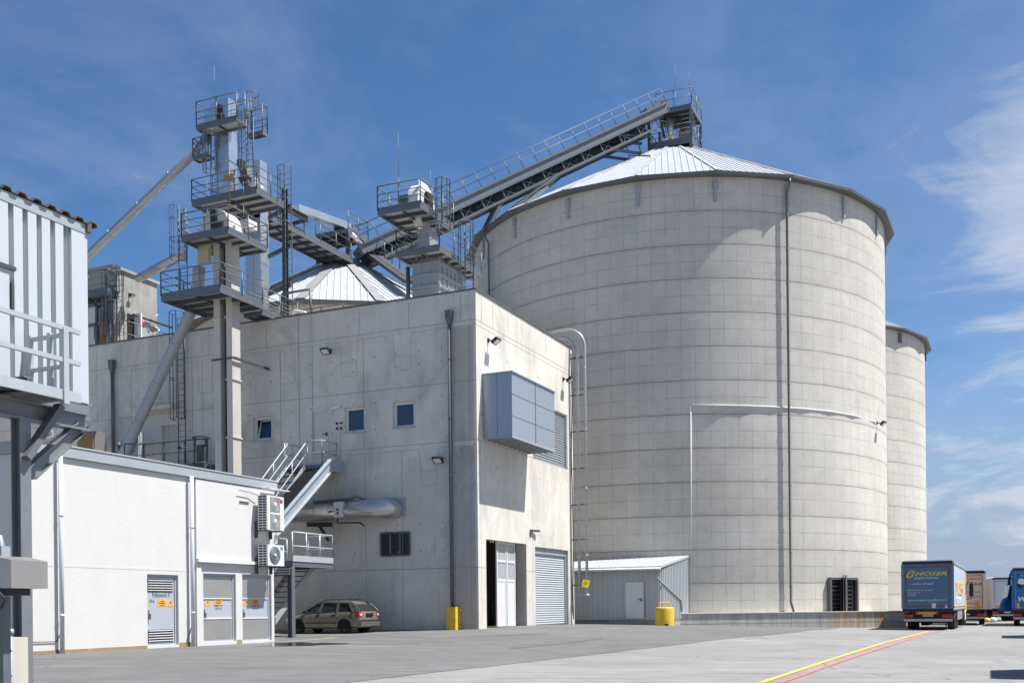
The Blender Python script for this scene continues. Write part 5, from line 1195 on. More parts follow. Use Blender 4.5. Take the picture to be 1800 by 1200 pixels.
# cable post by the landing
q = PV(594, 806, VB - .12); m = MB(); m.tube(V((q.x, VB - .12, q.z - .1)), PV(596, 752, VB - .12), .035, 6); p = PV(596, 748, VB - .15); 
for dx in (-.12, .12):
    for dz in (-.12, .12): m.lathe(p + V((dx, 0, dz)), [(.01, -.04), (.055, -.03), (.055, .03), (.01, .04)], 8, 1, axis=(0, 1, 0))
tag(m.build('antenna_post', [TRIM, DUST], None, (q.x, VB - .12, q.z - .1)), 'thin pale post with a cross of four small round discs by the stair landing', 'antenna')
m = MB(); a = PV(585, 838, VB - .05); m.tube(a, PV(586, 886, VB - .05), .03, 6); tag(m.build('conduit', TRIM, None, PV(586, 886, VB - .05)), 'thin white conduit above the silver duct on the shaded wall', 'pipe')
m = MB(); a = PV(584, 718, VB - .03); m.tube(V((a.x, VB - .05, a.z - .3)), a, .025, 6); m.bar(a + V((0, -.05, 0)), a + V((.45, -.05, .05)), .08, .14); tag(m.build('door_lamp', TRIM, None, a), 'small white lamp beside the upper door in the shaded wall', 'lamp')
m = MB(); a = PU(932, 932, UA + .03); m.tube(a - ZZ * .35, a, .03, 6); m.bar(a, a + V((.15, .8, .02)), .1, .1); tag(m.build('door_lamp', GALVD, None, a), 'small grey lamp on the gable between gate and roller shutter', 'lamp')

# ------------------------------------------------------------------ silver duct along the shaded wall
dv = VB - .8; a, b = PV(500, 899, dv), PV(654, 897.5, dv); rr = .44; b.z = a.z = (a.z + b.z) / 2
t = thing('insulated_duct', 'fat silver insulated duct ending in an elbow at a grey wall plate', 'duct', b)
pts = [a, b] + [V((b.x + .75 * math.sin(R(k)), b.y + .75 - .75 * math.cos(R(k)), b.z)) for k in range(15, 91, 15)] + [V((b.x + .75, VB + .02, b.z))]
m = MB(); m.path(pts, rr, 20)
for px in (560, 585, 620, 653): x = PV(px, 897, dv).x; m.tube((x - .02, dv, b.z), (x + .02, dv, b.z), rr * 1.012, 20)
m.build('pipe', mat('duct_cladding', (.52, .52, .52), .3, .75, var=0), t)
m = MB(); p, q = PV(590, 913, VB - .02), PV(713, 873, VB - .02); m.box(p.x, q.x, VB - .02, VB - .003, p.z, q.z); m.build('wall_plate', mat('plate_grey', (.36, .38, .39), .6, .1, var=.05), t)
m = MB(); x = PV(604, 897, dv).x; m.box(x - .22, x + .22, dv - rr - .05, dv - rr + .16, b.z - .34, b.z + .36); o = m.build('control_box', WHITEP, t)
for dx, dz, w in ((0, .0, .07), (0, -.16, .06), (-.42, -.08, .07)):
    m = MB(); m.box(x + dx - w, x + dx + w, dv - rr - .07, dv - rr - .04, b.z + dz - .05, b.z + dz + .05); m.build('red_switch', RED, o)
m = MB(); m.path([V((x - 1.6, dv - .1, b.z + .47)), V((x + .5, dv - .1, b.z + .5)), V((x + .7, dv - .1, b.z + .6)), V((x + 1.0, dv, b.z + .5)), V((x + 1.2, dv + .2, b.z + .42))], .06, 8); m.build('sensor_hose', GALV, t)
m = MB(); x2 = PV(575, 930, VB - .2).x
m.bar((x2 - .8, VB - .6, b.z - .55), (x2 + .5, VB - .6, b.z - .6), .2, .2); m.path([V((x - .05, dv - rr, b.z - .4)), V((x - .05, dv - rr, b.z - .6)), V((x + 1.0, dv - .2, b.z - .62)), V((x + 1.1, dv, b.z - .75))], .04, 6); m.bar((x2, VB - .1, b.z - 1.3), (x2, VB - .9, b.z - .6), .1, .1)
m.build('valve_gear', DUST, t)

# ------------------------------------------------------------------ air conditioners on the white building
def acunit(x0, xc, x1, yt, yb, fans, label):
    yl = PU(xc, 900, UW + .62).y; yr = PU(x1, 900, UW + .62).y; yw = (yl + yr) / 2
    zt_, zb_ = PU(xc, yt, UW + .62).z, PU(xc, yb, UW + .62).z; X0, X1_ = UW + .22, UW + .62
    t = thing('air_conditioner', label, 'air conditioner', (UW + .14, yw, zb_), 'air conditioners on the white wall')
    m = MB(); m.box(X0, X1_, yl, yr, zb_, zt_); m.build('casing', mat('ac_white', (.66, .655, .63), .5, var=.04), t)
    m = MB(); n = int((zt_ - zb_) / .085)
    for i in range(n):
        z = zb_ + (zt_ - zb_) * (i + .5) / n
        for (a, b) in ((X0 + .04, X0 + .18), (X0 + .21, X0 + .34)): m.box(a, b, yl - .006, yl - .001, z - .026, z + .026)
    m.build('side_grille', BLACK, t)
    for k in range(fans):
        hz = (zt_ - zb_) / fans; cz = zb_ + hz * (k + .5); cy = yl + (yr - yl) * (.43 if fans == 1 else .46); r = min(hz * .43, (yr - yl) * .36)
        m = MB()
        if fans == 1: m.lathe((X1_ + .002, cy, cz), [(r, 0), (r * .98, .012), (.01, .012)], 28, axis=(1, 0, 0)); fm = mat('fan_dark', (.06, .07, .08), .5, var=0)
        else: m.box(X1_ + .002, X1_ + .014, cy - r * 1.1, cy + r * 1.1, cz - r, cz + r); fm = mat('fan_panel', (.36, .32, .27), .35, .4, var=.1)
        fo = m.build('fan', fm, t)
        m = MB()
        for q in range(1, 7): m.lathe((X1_ + .016, cy, cz), [(r * q / 6.5, 0), (r * q / 6.5 + .008, .006), (r * q / 6.5 + .016, 0)], 24, axis=(1, 0, 0))
        m.build('fan_guard', GREY, fo)
        m = MB(); m.lathe((X1_ + .02, cy, cz), [(.06 if fans == 1 else .085, 0), (.05, .02), (.01, .022)], 16, axis=(1, 0, 0)); m.build('hub', WHITEP, fo)
    m = MB(); yy = yr - .14; m.box(X1_ + .001, X1_ + .006, yy - .07, yy + .07, zt_ - (.16 if fans == 1 else .22), zt_ - (.05 if fans == 1 else .09)); m.build('badge', mat('badge_blue', (.05, .25, .62), .5, var=0) if fans == 1 else mat('badge_red', (.35, .04, .06), .5, var=0), t)
    for f in (.05, .9):
        m = MB(); y = yl + (yr - yl) * f; m.box(UW + .061, UW + .17, y - .025, y + .025, zb_ - .28, zb_ + .3); m.box(UW + .17, X1_ - .05, y - .025, y + .025, zb_ - .045, zb_ - .002); m.build('bracket', GALVD, t)
acunit(455.5, 470, 499, 869.5, 929.5, 2, 'tall beige air conditioner with two stacked fans on the white wall')
acunit(455, 470, 498.6, 956, 993, 1, 'small white air conditioner with one dark round fan on the white wall')
m = MB(); q = PU(486, 940, UW + .4); m.tube(q, PU(484, 955, UW + .35), .07, 8); m.tube(PU(487, 993, UW + .3), PU(482, 1003, UW + .25), .05, 8); tag(m.build('pipe_lagging', TRIM, None, q), 'short white lagged pipe between the two air conditioners', 'pipe')
m = MB(); m.path([PU(420, 861, UW + .16), PU(440, 865, UW + .16), PU(456, 871, UW + .2)], .012, 5); q = PU(433, 875, UW + .16); m.box(UW + .061, UW + .1, q.y - .25, q.y + .25, q.z - .14, q.z - .115); tag(m.build('wall_bracket', GALVD, None, q), 'small cable and bracket on the white wall left of the tall air conditioner', 'bracket')
m = MB(); m.bar(PU(468, 858, UW + .3), PU(502, 863.5, UW + .3), .35, .03); tag(m.build('rain_board', TRIM, None, PU(485, 861, UW + .3)), 'white board sheltering the tall air conditioner under the roof edge', 'board')

# ------------------------------------------------------------------ white corrugated container on its steel frame, left edge
UC = PD(148, 550, 18.0).x; VC = PU(148, 550, UC).y; zct, zcb = PU(148, 398, UC).z, PU(148, 710, UC).z
CW = mat('container_white', (.485, .505, .54), .42, .05, var=.03, scale=1, streak=.04)
CG = mat('frame_galvanised', (.20, .21, .22), .5, .3, var=.16, scale=4, fine=.06)
t = thing('shipping_container', 'white corrugated metal container raised on a steel frame at the left edge', 'container', (UC - 1.3, VC - 3, zcb))
m = MB(); LC = 6.2; corr(m, (UC, VC - LC, zcb), Y1, ZZ, X1, LC - .34, zct - zcb - .16, .272, .085, 0, ((0, 0), (.24, 0), (.30, 1), (.92, 1)))
m.box(UC - .1, UC + .085, VC - .34, VC, zcb, zct - .16); m.box(UC - 2.4, UC - .05, VC - LC, VC, zcb, zct - .2); m.build('wall', CW, t)
m = MB(); m.box(UC - 2.45, UC + .095, VC - LC, VC + .02, zct - .16, zct + .0); m.build('top_rail', mat('rail_blue_grey', (.34, .37, .40), .5, .2, var=.1), t)
OLD = mat('weathered_roof', (.12, .10, .08), .75, .2, var=.35, scale=6, dirt=((.07, .06, .05), .7, 4))
m = MB(); y = VC - LC; wv = V((-2.6, 0, 0)); px_ = .29; pr = []
while y < VC + .02:
    for f, h in ((0, 0), (.38, 0), (.5, .055), (.88, .055), (1.0, 0)): pr.append((y + f * px_, h))
    y += px_
for (a, ha), (b, hb_) in zip(pr, pr[1:]):
    if b - a > 1e-5:
        P = [V((UC + .14, a, zct + .005 + ha)), V((UC + .14, b, zct + .005 + hb_)), V((UC + .14, b, zct + .02 + hb_)), V((UC + .14, a, zct + .02 + ha))]; m.prism(P, wv)
m.build('roof', OLD, t)
m = MB(); m.box(UC - .05, UC + .14, VC - .04, VC + .05, zct - .13, zct + .03); m.build('corner_gutter', OLD, t)
m = MB(); vd = PU(12, 600, UC + .04).y; zd = PU(8, 474, UC + .04).z; m.box(UC + .09, UC + .11, vd - 1.2, vd, zcb + .02, zd); o = m.build('door', CW, t)
m = MB(); m.box(UC + .09, UC + .15, vd - 1.3, vd + .1, zd, zd + .06); m.box(UC + .09, UC + .15, vd + .01, vd + .06, zd - .6, zd - .2); m.build('hinge_rail', GALVD, o)
# frame
t = thing('steel_support_frame', 'galvanised steel frame with railed walkway carrying the white container', 'steel frame', PD(38, 1240, 16.6))
UR = UC + 1.05
vp = PU(113, 640, UR).y; ve = PU(140, 640, UR).y; zf_ = PU(113, 687, UR).z
m = MB(); L6 = 6.0; zt1 = PU(113, 577, UR).z
for zz in (zt1, PU(113, 633, UR).z): m.bar((UR, ve - L6, zz), (UR, ve, zz), .06, .07)
m.bar((UR, vp, zf_ - .2), (UR, vp, zt1), .1, .1)
for zz in (zt1 - .06, zt1 - .55): m.bar((UR - .03, vp + .12, zz), (UC + .15, vp + .12, zz), .055, .055)
for u in (UC + .2, UC + .62): m.bar((u, vp + .12, zf_), (u, vp + .12, zt1), .07, .07)
m.build('railing', STL, t)
m = MB(); m.box(UC + .08, UR - .06, ve - L6, ve, zf_ - .07, zf_ - .02); m.build('walkway_grating', mat('walkway_rust', (.13, .135, .14), .6, .25, var=.3, scale=6, dirt=((.25, .15, .05), .6, 5)), t)
m = MB(); m.bar((UR, ve - L6, zf_ - .06), (UR, ve, zf_ - .06), .05, .16); m.build('edge_beam', STL, t)
m = MB(); ce = V((PU(38, 900, UC + .55).x, PU(38, 900, UC + .55).y, 0)); zh = PU(40, 738, UC + .55).z
m.ibeam((ce.x, ce.y, .0), (ce.x, ce.y, zh), .2, .2, 0, X1, .02); m.build('column', CG, t)
m = MB(); zb1 = zh + .14
m.ibeam((ce.x, ce.y - 5, zb1), (ce.x, PU(150, 770, ce.x).y, zb1), .22, .28, 0, ZZ, .025)
for k in range(3): yy = ce.y - 2.9 + k * 1.35; m.ibeam((UC - 2.4, yy, zb1 + .32), (UR - .1, yy, zb1 + .32), .16, .24, 0, ZZ, .02)
m.bar((UC + .04, ce.y - 5, zb1 + .28), (UC + .04, VC, zb1 + .28), .1, .26); m.build('beam', CG, t)
m = MB(); p, q = PU(45, 805, ce.x + .14), PU(105, 713, ce.x + .14); m.bar(p, q, .1, .16, 0, X1); m.build('brace', mat('brace_grey', (.15, .155, .16), .5, .2, var=.1), t)
m = MB(); p, q = PU(52, 832, ce.x - .02), PU(138, 752, ce.x - .02); m.ibeam(p, q, .16, .22, 0, ZZ, .02); m.build('brace', CG, t)
m = MB(); q = PU(152, 742, ce.x); m.box(UC - .7, UC + .06, VC - .6, VC + .1, zb1 + .42, zb1 + .46); m.path([V((UC - .02, VC + .06, zb1 + .4)), V((UC, VC + .1, zb1 + .1)), V((UC - .05, VC + .05, zb1 + .06))], .015, 5); m.build('end_plate', CG, t)
m = MB(); m.tube(PU(74, 754, ce.x - .5), PU(88, 770, ce.x - .5), .13, 12); m.build('drain_pipe', CLAD, t)
m = MB(); q = PU(149.5, 695, UC - .02)
for k in range(3): z = PU(150, 684 + k * 8, UC).z; m.box(UC - .25, UC + .03, VC + .02, VC + .05, z - .03, z + .03)
tag(m.build('red_marker', RED, None, (UC - .1, VC + .03, PU(150, 700, UC).z)), 'small red marker strip on the far edge of the white container', 'marker')
# cabinet, kerb block and conduits in the near left corner
c = PD(20, 1033, 11.0); UX = c.x
w = PU(84, 1010, UX).y - c.y; zt_ = PU(20, 983, UX).z; zb_ = c.z
t = thing('terminal_box', 'stainless steel terminal box on a post in the near left corner', 'terminal', (UX, c.y, 0))
SS = mat('brushed_steel', (.46, .42, .385), .38, .7, var=.12, scale=3, fine=.05)
m = MB(); m.add([(UX, c.y, zb_), (UX, c.y + w, zb_), (UX - .55, c.y + w, zb_), (UX - .55, c.y, zb_), (UX, c.y, zt_), (UX, c.y + w, zt_ - .005), (UX - .28, c.y + w, zt_ + .05), (UX - .28, c.y, zt_ + .05), (UX - .55, c.y + w, zt_), (UX - .55, c.y, zt_)],
      ((0, 1, 2, 3), (0, 1, 5, 4), (4, 5, 6, 7), (7, 6, 8, 9), (3, 2, 8, 9), (0, 4, 7, 9, 3), (1, 5, 6, 8, 2))); m.build('housing', SS, t)
m = MB(); m.box(UX - .5, UX - .06, c.y + .02, c.y + w * .62, zb_ - .075, zb_ - .002); m.build('base_tray', DUST, t)
m = MB(); m.bar((UX - .4, c.y + w * .5, -.2), (UX - .4, c.y + w * .5, zb_ - .08), .1, .1); m.build('post', GALV, t)
m = MB(); m.path([V((UX - .35, c.y + .02, zb_ + .02)), V((UX - .15, c.y - .05, zb_ - .02)), V((UX - .04, c.y - .04, zb_ - .12)), V((UX - .1, c.y - .04, zb_ - .2)), V((UX - .3, c.y - .02, zb_ - .2)), V((UX - .5, c.y, zb_ - .1))], .014, 6); m.build('cable', INK, t)
q = PD(6, 969, 11.9); t2 = thing('meter_box', 'small grey meter box seen behind the stainless terminal box', 'box', q)
m = MB(); m.box(q.x - .4, q.x + .04, q.y - .06, q.y + .06, q.z - .12, q.z + .06); m.build('box', GREY, t2); m = MB(); m.lathe(q + V((-.1, .05, .06)), [(.05, 0), (.02, .12), (.01, .13)], 12); m.build('cap', CLAD, t2)
q = PD(21, 1120, 12.0); e = PU(49, 1119, q.x)
t = thing('concrete_block', 'pale concrete kerb block at the foot of the steel column in the corner', 'block', (q.x - .4, q.y, 0))
m = MB(); m.box(q.x - 2.2, q.x, q.y, e.y, -.2, q.z); m.build('block', mat('block_concrete', (.48, .45, .38), .85, var=.14, streak=.15), t)
t = thing('cable_conduits', 'bundle of grey cable conduits in front of the concrete block', 'conduit', (q.x - .2, q.y - .15, 0))
for px, top, r in ((17, 1111, .035), (7.5, 1122, .03), (4, 1062, .03), (10.5, 1090, .012)):
    m = MB(); a = PD(px, top, 11.85); m.tube((a.x, a.y, -.1), a, r, 8); m.tube(a - ZZ * .02, a + ZZ * .04, r * 1.35, 8); m.build('conduit', GREY if r > .02 else INK, t)
m = MB()
for y in (1143, 1187): a, b = PD(2, y, 11.8), PD(21, y, 11.8); m.bar(a, b, .015, .02)
m.build('clip', GALV, t)
# ------------------------------------------------------------------ vehicles, built in their own frame: X to the right, Y forward, Z up
TYRE = mat('tyre_rubber', (.022, .022, .023), .85, var=.2); CHAS = mat('chassis_black', (.016, .016, .018), .5, var=.1)
LRD = mat('lamp_red', (.45, .015, .02), .25, var=0); LOR = mat('marker_orange', (.72, .26, .02), .4, var=0); PLATE = mat('number_plate', (.62, .62, .6), .4, var=0)
def wheel(parent, x, y, r, w, side, rimc, name='wheel'):
    m = MB(); m.lathe((x, y, r), [(r * .62, -w / 2), (r * .93, -w / 2), (r, -w * .36), (r, w * .36), (r * .93, w / 2), (r * .62, w / 2), (r * .62, -w / 2)], 28, axis=(1, 0, 0)); o = m.build(name, TYRE, parent)
    s = side; k = MB(); k.lathe((x, y, r), [(r * .62, s * w * .42), (r * .5, s * w * .3), (r * .22, s * w * .34), (r * .2, s * w * .46), (.005, s * w * .46)], 24, axis=(1, 0, 0))
    for i in range(8): a = i * math.pi / 4; k.box(x + s * w * .33 - .01, x + s * w * .33 + .012, y + math.cos(a) * r * .4 - .02, y + math.cos(a) * r * .4 + .02, r + math.sin(a) * r * .4 - .02, r + math.sin(a) * r * .4 + .02)
    k.build('rim', rimc, o); return o
STEELR = mat('wheel_steel', (.16, .165, .17), .5, .4, var=.15)
def trailer(label, loc, rz, rear, side, frame, grp, H=3.85, W_=2.55, L=13.6, roof=TRIM, bar=TRIM, folds=0.012, border=None):
    t = thing('semi_trailer', label, 'truck trailer', loc, grp, rz, local=True); w = W_ / 2; zb = 1.12
    m = MB(); m.box(-w + .03, w - .03, .04, L, zb, zb + .1); m.box(-w, w, .0, .1, zb - .12, zb + .02)
    for s in (-1, 1): m.box(s * .45 - .07, s * .45 + .07, .3, L - 1, .72, zb - .01)
    m.box(-w + .1, w - .1, .25, .35, .62, zb - .13)
    for s in (-1, 1): m.box(s * (w - .16) - .1, s * (w - .16) + .1, .3, .4, .45, .95)
    m.build('chassis', CHAS, t)
    m = MB(); m.box(-w + .06, w - .06, .0, .04, zb + .04, H - .2); o = m.build('rear_door', rear, t)
    if border is not None:
        b = MB(); z0, z1, xx = zb + .14, H - .3, w - .16
        for q in ((-xx, xx, z0, z0 + .045), (-xx, xx, z1 - .045, z1), (-xx, -xx + .045, z0 + .046, z1 - .046), (xx - .045, xx, z0 + .046, z1 - .046)): b.box(q[0], q[1], -.006, -.001, q[2], q[3])
        b.build('marker_border', border, o)
    m = MB()
    for s in (-1, 1): m.box(s * w - .06, s * w + .06, -.02, .06, zb + .04, H - .19)
    m.box(-w + .07, w - .07, -.015, .05, H - .19, H - .1); m.build('rear_frame', frame, t)
    for s in (-1, 1):                        # curtain with soft folds
        m = MB(); n = 46; pv = None
        for i in range(n + 1):
            y = .1 + (L - .15) * i / n; d = folds * (math.sin(i * 2.7) + .7 * math.sin(i * 1.31 + 1))
            cur = (V((s * (w + .02 + d), y, zb - .05)), V((s * (w + .02 + d * .3), y, H - .16)))
            if pv: m.add([pv[0], cur[0], cur[1], pv[1]], ((0, 1, 2, 3),), 0, True)
            pv = cur
        m.build('curtain', side, t, fix=False)
        m = MB(); m.box(s * w - .02, s * w + .05 * s + .02, .06, L, H - .16, H - .02); m.build('roof_rail', GREY, t)
        m = MB(); m.box(s * (w + .01) - .02, s * (w + .01) + .02, 3.9, 9.2, .5, 1.0); m.build('side_guard', ALUP, t)
    m = MB(); m.prism([(-w, -.03, H - .1), (w, -.03, H - .1), (w, -.03, H), (w - .1, -.03, H + .04), (-w + .1, -.03, H + .04), (-w, -.03, H)], (0, L + .03, 0)); m.build('roof', roof, t)
    m = MB(); m.box(-w + .02, w - .02, -.04, -.01, H - .16, H - .02); m.build('roof_end', CHAS, t)
    for ya in (2.6, 3.9, 5.2):
        for s in (-1, 1): wheel(t, s * (w - .22), ya, .5, .38, s, STEELR)
    m = MB()
    for s in (-1, 1): m.box(s * (w - .26) - .27, s * (w - .26) + .27, .1, .2, .6, .76)
    if bar is not None: pass
    for s in (-1, 1):
        k = MB(); k.box(s * (w - .3) - .24, s * (w - .3) + .24, .06, .12, .68, .86); k.build('tail_light', LRD, t)
    m = MB(); m.box(-w + .3, w - .3, 2.2, 5.6, .36, .74); m.box(-w + .5, w - .5, 5.6, 7.2, .5, 1.0); m.build('axle_dark_fill', CHAS, t)  # axles as dark boxes, added to paint the shade under the trailer
    m = MB(); m.box(-w + .05, w - .05, .08, .2, .48, .62); m.build('bumper_bar', ALUP, t)
    m = MB(); m.box(-.26, .26, .18, .2, .74, .86); m.build('number_plate', PLATE, t)
    for s in (-1, 1): k = MB(); k.box(s * .9 - .03, s * .9 + .03, .28, .31, .2, .48); k.build('mud_flap', CHAS, t)
    return t, o
def tractor(parent, y0, col, W_=2.5, H=3.5):
    w = W_ / 2
    m = MB(); m.prism([(-w, y0, .9), (-w, y0 + 2.25, .9), (-w, y0 + 2.3, 1.9), (-w, y0 + 2.05, 3.0), (-w, y0 + 1.7, H), (-w, y0, H)], (W_, 0, 0)); m.build('cab', col, parent)
    for s in (-1, 1):
        m = MB(); m.path([V((s * w, y0 + 2.0, 2.9)), V((s * (w + .3), y0 + 2.1, 2.85)), V((s * (w + .3), y0 + 2.1, 1.75)), V((s * w, y0 + 2.0, 1.7))], .03, 6); m.box(s * (w + .3) - .13, s * (w + .3) + .13, y0 + 2.02, y0 + 2.14, 1.9, 2.75); m.build('mirror', CHAS, parent)
        for y, ww in ((y0 + 1.35, .35), (y0 - 2.2, .5)): wheel(parent, s * (w - .2), y, .5, ww, s, STEELR)
        m = MB(); m.box(s * (w - .02) - .02, s * (w - .02) + .03, y0 - 1.4, y0 + .6, .35, 1.0); m.build('side_skirt', WHITEP, parent)
        m = MB(); m.prism([(s * w + .005 * s, y0 + .9, 2.0), (s * w + .005 * s, y0 + 1.9, 2.0), (s * w + .005 * s, y0 + 1.75, 2.75), (s * w + .005 * s, y0 + .9, 2.75)], (s * .01, 0, 0)); m.build('window', GLASS, parent)
AX, AZ = X1, ZZ
# first trailer: blue rear, silver curtains
p = PD(1631, 1108, 57.0); p.z = g(p.x, p.y)
RY = R(-1.6)
BLU = mat('trailer_blue', (.075, .15, .225), .45, var=.05); BURG = mat('burgundy_tape', (.22, .012, .03), .4, var=0); SILV = mat('silver_curtain', (.50, .53, .60), .42, .1, var=.05); GOLD = mat('gold_letters', (.78, .46, .02), .5, var=0); PALE = mat('pale_letters', (.62, .67, .72), .5, var=0)
GR = 'truck trailers parked along the yard'
t, o = trailer('trailer with dark blue rear doors and yellow lettering parked by the silo plinth', p, RY, BLU, SILV, mat('frame_blue', (.12, .2, .28), .4, var=0), GR, H=3.75, border=BURG)
def tx(nm, s, size, x, z, m_, wd, sh=.25, bold=0.0): text_mesh(nm, s, size, (x, -.004, z), AX, AZ, m_, o, sh, wd, .002, bold)
m = MB()
for (c_, r0) in (((-.90, 2.98), .17), ((-.80, 3.13), .15)):
    n = 14
    for i in range(n):
        a0, a1 = math.pi * 2 * i / n, math.pi * 2 * (i + 1) / n
        if r0 > .16 and .2 < a0 < 1.4 or r0 < .16 and 3.3 < a0 < 4.6: continue
        P = lambda a, r: V((c_[0] + math.cos(a) * r * 1.15 + (c_[1] * 0) + math.sin(a) * r * .3, -.005, c_[1] + math.sin(a) * r * .8))
        m.quad(P(a0, r0), P(a1, r0), P(a1, r0 * .5), P(a0, r0 * .5))
m.build('emblem', GOLD, o)
tx('lettering', 'MOSER', .29, -.66, 2.96, GOLD, 1.62, .3, .004); tx('lettering', 'SPEDITION', .15, -.68, 2.77, PALE, 1.2, .3)
tx('lettering', '... miles ahead!', .17, -.95, 2.47, PALE, 1.25, .25); tx('lettering', '8112 Gratwein an der Hauptstrasse', .1, -1.02, 2.14, PALE, 1.32, 0); tx('lettering', 'Industriepark 12', .1, -1.02, 2.0, PALE, .62, 0); tx('lettering', 'AUSTRIA', .11, -1.02, 1.86, PALE, .42, 0)
tx('lettering', 'www.moser-spedition.eu', .17, -1.02, 1.58, PALE, 1.95, .25)
m = MB(); m.box(.22, .42, -.006, -.001, 1.2, 1.46); m.build('notice_plate', PALE, o); m = MB(); m.lathe((.93, -.004, 1.27), [(.08, 0), (.01, .003)], 16, axis=(0, -1, 0)); m.build('round_sticker', TRIM, o)
m = MB(); m.box(-.6, .5, -.03, .02, .87, 1.0); m.box(-.58, -.5, -.035, -.031, .88, .99, 1); m.box(.4, .48, -.035, -.031, .88, .99, 1); m.build('rear_marker_board', [LOR, LRD], o)
text_mesh('plate_text', 'GU 436 MD', .09, (-.23, .176, .77), AX, AZ, INK, t, 0, .44, .002)
for ch in list(t.children):
    pass
sx = 1.275 + .06
text_mesh('side_lettering', 'MOSER', 1.1, (sx, 2.0, 1.95), Y1, ZZ, GOLD, t, .25, 8.0, .004, .0); text_mesh('side_lettering', 'SPEDITION', .5, (sx, 2.2, 1.45), Y1, ZZ, TRIM, t, .25, 5.0, .004)
m = MB(); m.box(sx - .01, sx, .4, 13.4, 1.28, 1.34); m.build('yellow_band', GOLD, t); m = MB(); m.box(sx - .012, sx + .004, .2, 13.4, 1.1, 1.17); m.build('lower_band', GREY, t)
tractor(t, 14.5, mat('cab_yellow', (.72, .43, .02), .35, var=.03))
# second: cream rear, red lettering
p = PD(1698, 1097, 76); p.z = g(p.x, p.y)
CREAM = mat('cream_doors', (.55, .50, .43), .5, var=.04); RLET = mat('red_letters', (.32, .02, .02), .5, var=0)
t, o = trailer('trailer with cream rear doors and dark red lettering behind the yellow cab', p, R(.4), CREAM, mat('curtain_cream', (.5, .46, .4), .6, var=.05), mat('frame_white', (.6, .58, .55), .5, var=0), GR, H=3.9, border=RLET, roof=CHAS)
tx('lettering', 'export d.o.o.', .34, -.95, 2.9, RLET, 2.05, .25, .012); tx('lettering', 'internat.', .22, .0, 2.35, RLET, .98, .2); tx('lettering', 'transport', .22, -.05, 2.02, RLET, 1.05, .2); tx('lettering', 'sportoo', .26, -.5, 1.52, RLET, 1.25, .2); 
m = MB(); m.box(-1.05, 1.05, -.006, -.001, 3.32, 3.38); m.build('red_line', RLET, o)
for s in (-.6, .75):
    m = MB(); m.box(s - .17, s + .17, -.012, -.001, 1.2, 1.75); m.build('orange_marker', LOR, o)
# far pair with slack curtains, and a small yellow and white drum under the trailer
p = PD(1772, 1091, 94); p.z = g(p.x, p.y)
t, o = trailer('silver trailer with slack grey curtains seen between cream and blue trailers', p, R(14), SILV, mat('slack_curtain', (.36, .33, .33), .7, var=.2, scale=2, streak=.2), mat('frame_silver', (.5, .5, .52), .5, var=0), GR, H=3.9, folds=.06, border=RED)
m = MB(); m.box(-1.0, .1, -.012, -.001, 1.2, 1.42); m.build('orange_marker', LOR, o)
q = PD(1735, 1090, 90); q.z = g(q.x, q.y)
m = MB(); m.lathe(q, [(.01, 0), (.3, 0), (.3, .22), (.2, .36), (.01, .4)], 18); d_ = m.build('yellow_drum', YELL, None, q); tag(d_, 'small yellow and white drum on the ground under the far trailers', 'drum')
m = MB(); m.lathe(q + hh * .55, [(.01, 0), (.28, 0), (.26, .34), (.01, .4)], 18); m.build('white_half', TRIM, d_)
# nearest right: bright blue rear
p = PD(1817, 1102, 71.5); p.z = g(p.x, p.y)
BB = mat('bright_blue', (.012, .115, .36), .42, var=.04); BC = mat('blue_curtain', (.02, .12, .33), .6, var=.15)
t, o = trailer('bright blue trailer with white lettering cut by the right picture edge', p, R(-2), BB, BC, BB, GR, H=4.0, border=mat('olive_tape', (.22, .2, .06), .5, var=0), folds=.05)
tx('lettering', 'WINTER', .42, -1.0, 1.72, TRIM, 1.9, .25, .012); tx('lettering', 'Transporte', .14, -.8, 3.42, PALE, 1.0, .1)
m = MB(); m.lathe((-.72, -.005, 3.05), [(.22, 0), (.01, .004)], 20, axis=(0, -1, 0)); m.build('white_oval', TRIM, o); m = MB(); m.lathe((-.8, -.004, 2.8), [(.2, 0), (.01, .003)], 20, axis=(0, -1, 0)); m.build('dark_oval', INK, o)
m = MB(); m.box(-1.02, -.84, -.012, -.001, 1.22, 1.62); m.build('orange_marker', LOR, o)
# the loose corner of its curtain hangs out on the left
m = MB(); w = -1.31
grid = []
for i in range(9):
    for j in range(9):
        a, b = i / 8, j / 8
        grid.append(V((w - .02 - .85 * (b ** 1.3) * (1 - a) - .06 * math.sin(b * 9) - .05 * math.sin(a * 7 + b * 4), .1 + .7 * a, 3.85 - 2.75 * b)))
m.add(grid, [(i * 9 + j, i * 9 + j + 1, (i + 1) * 9 + j + 1, (i + 1) * 9 + j) for i in range(8) for j in range(8)], 0, True); m.build('loose_curtain', BC, t, fix=False)
m = MB(); m.quad(V((w - .42, .08, 2.75)), V((w - .12, .12, 2.85)), V((w - .3, .12, 2.0)), V((w - .62, .06, 1.9))); m.build('white_patch', TRIM, t)
# two more parked just outside the right edge: their shadows reach into the picture
for k, (x, y, d, rz) in enumerate(((1852, 1117, 45.5, -90), (1925, 1176, 22.5, -90))):
    c = copy_tree(t); q = PD(x, y, d); c.location = (q.x, q.y, g(q.x, q.y)); c.rotation_euler = (0, 0, R(rz)); c['label'] = 'blue trailer outside the right edge, %s' % ('its shadow touching the lower right corner' if k else 'its shadow crossing the yard below the far trailers')

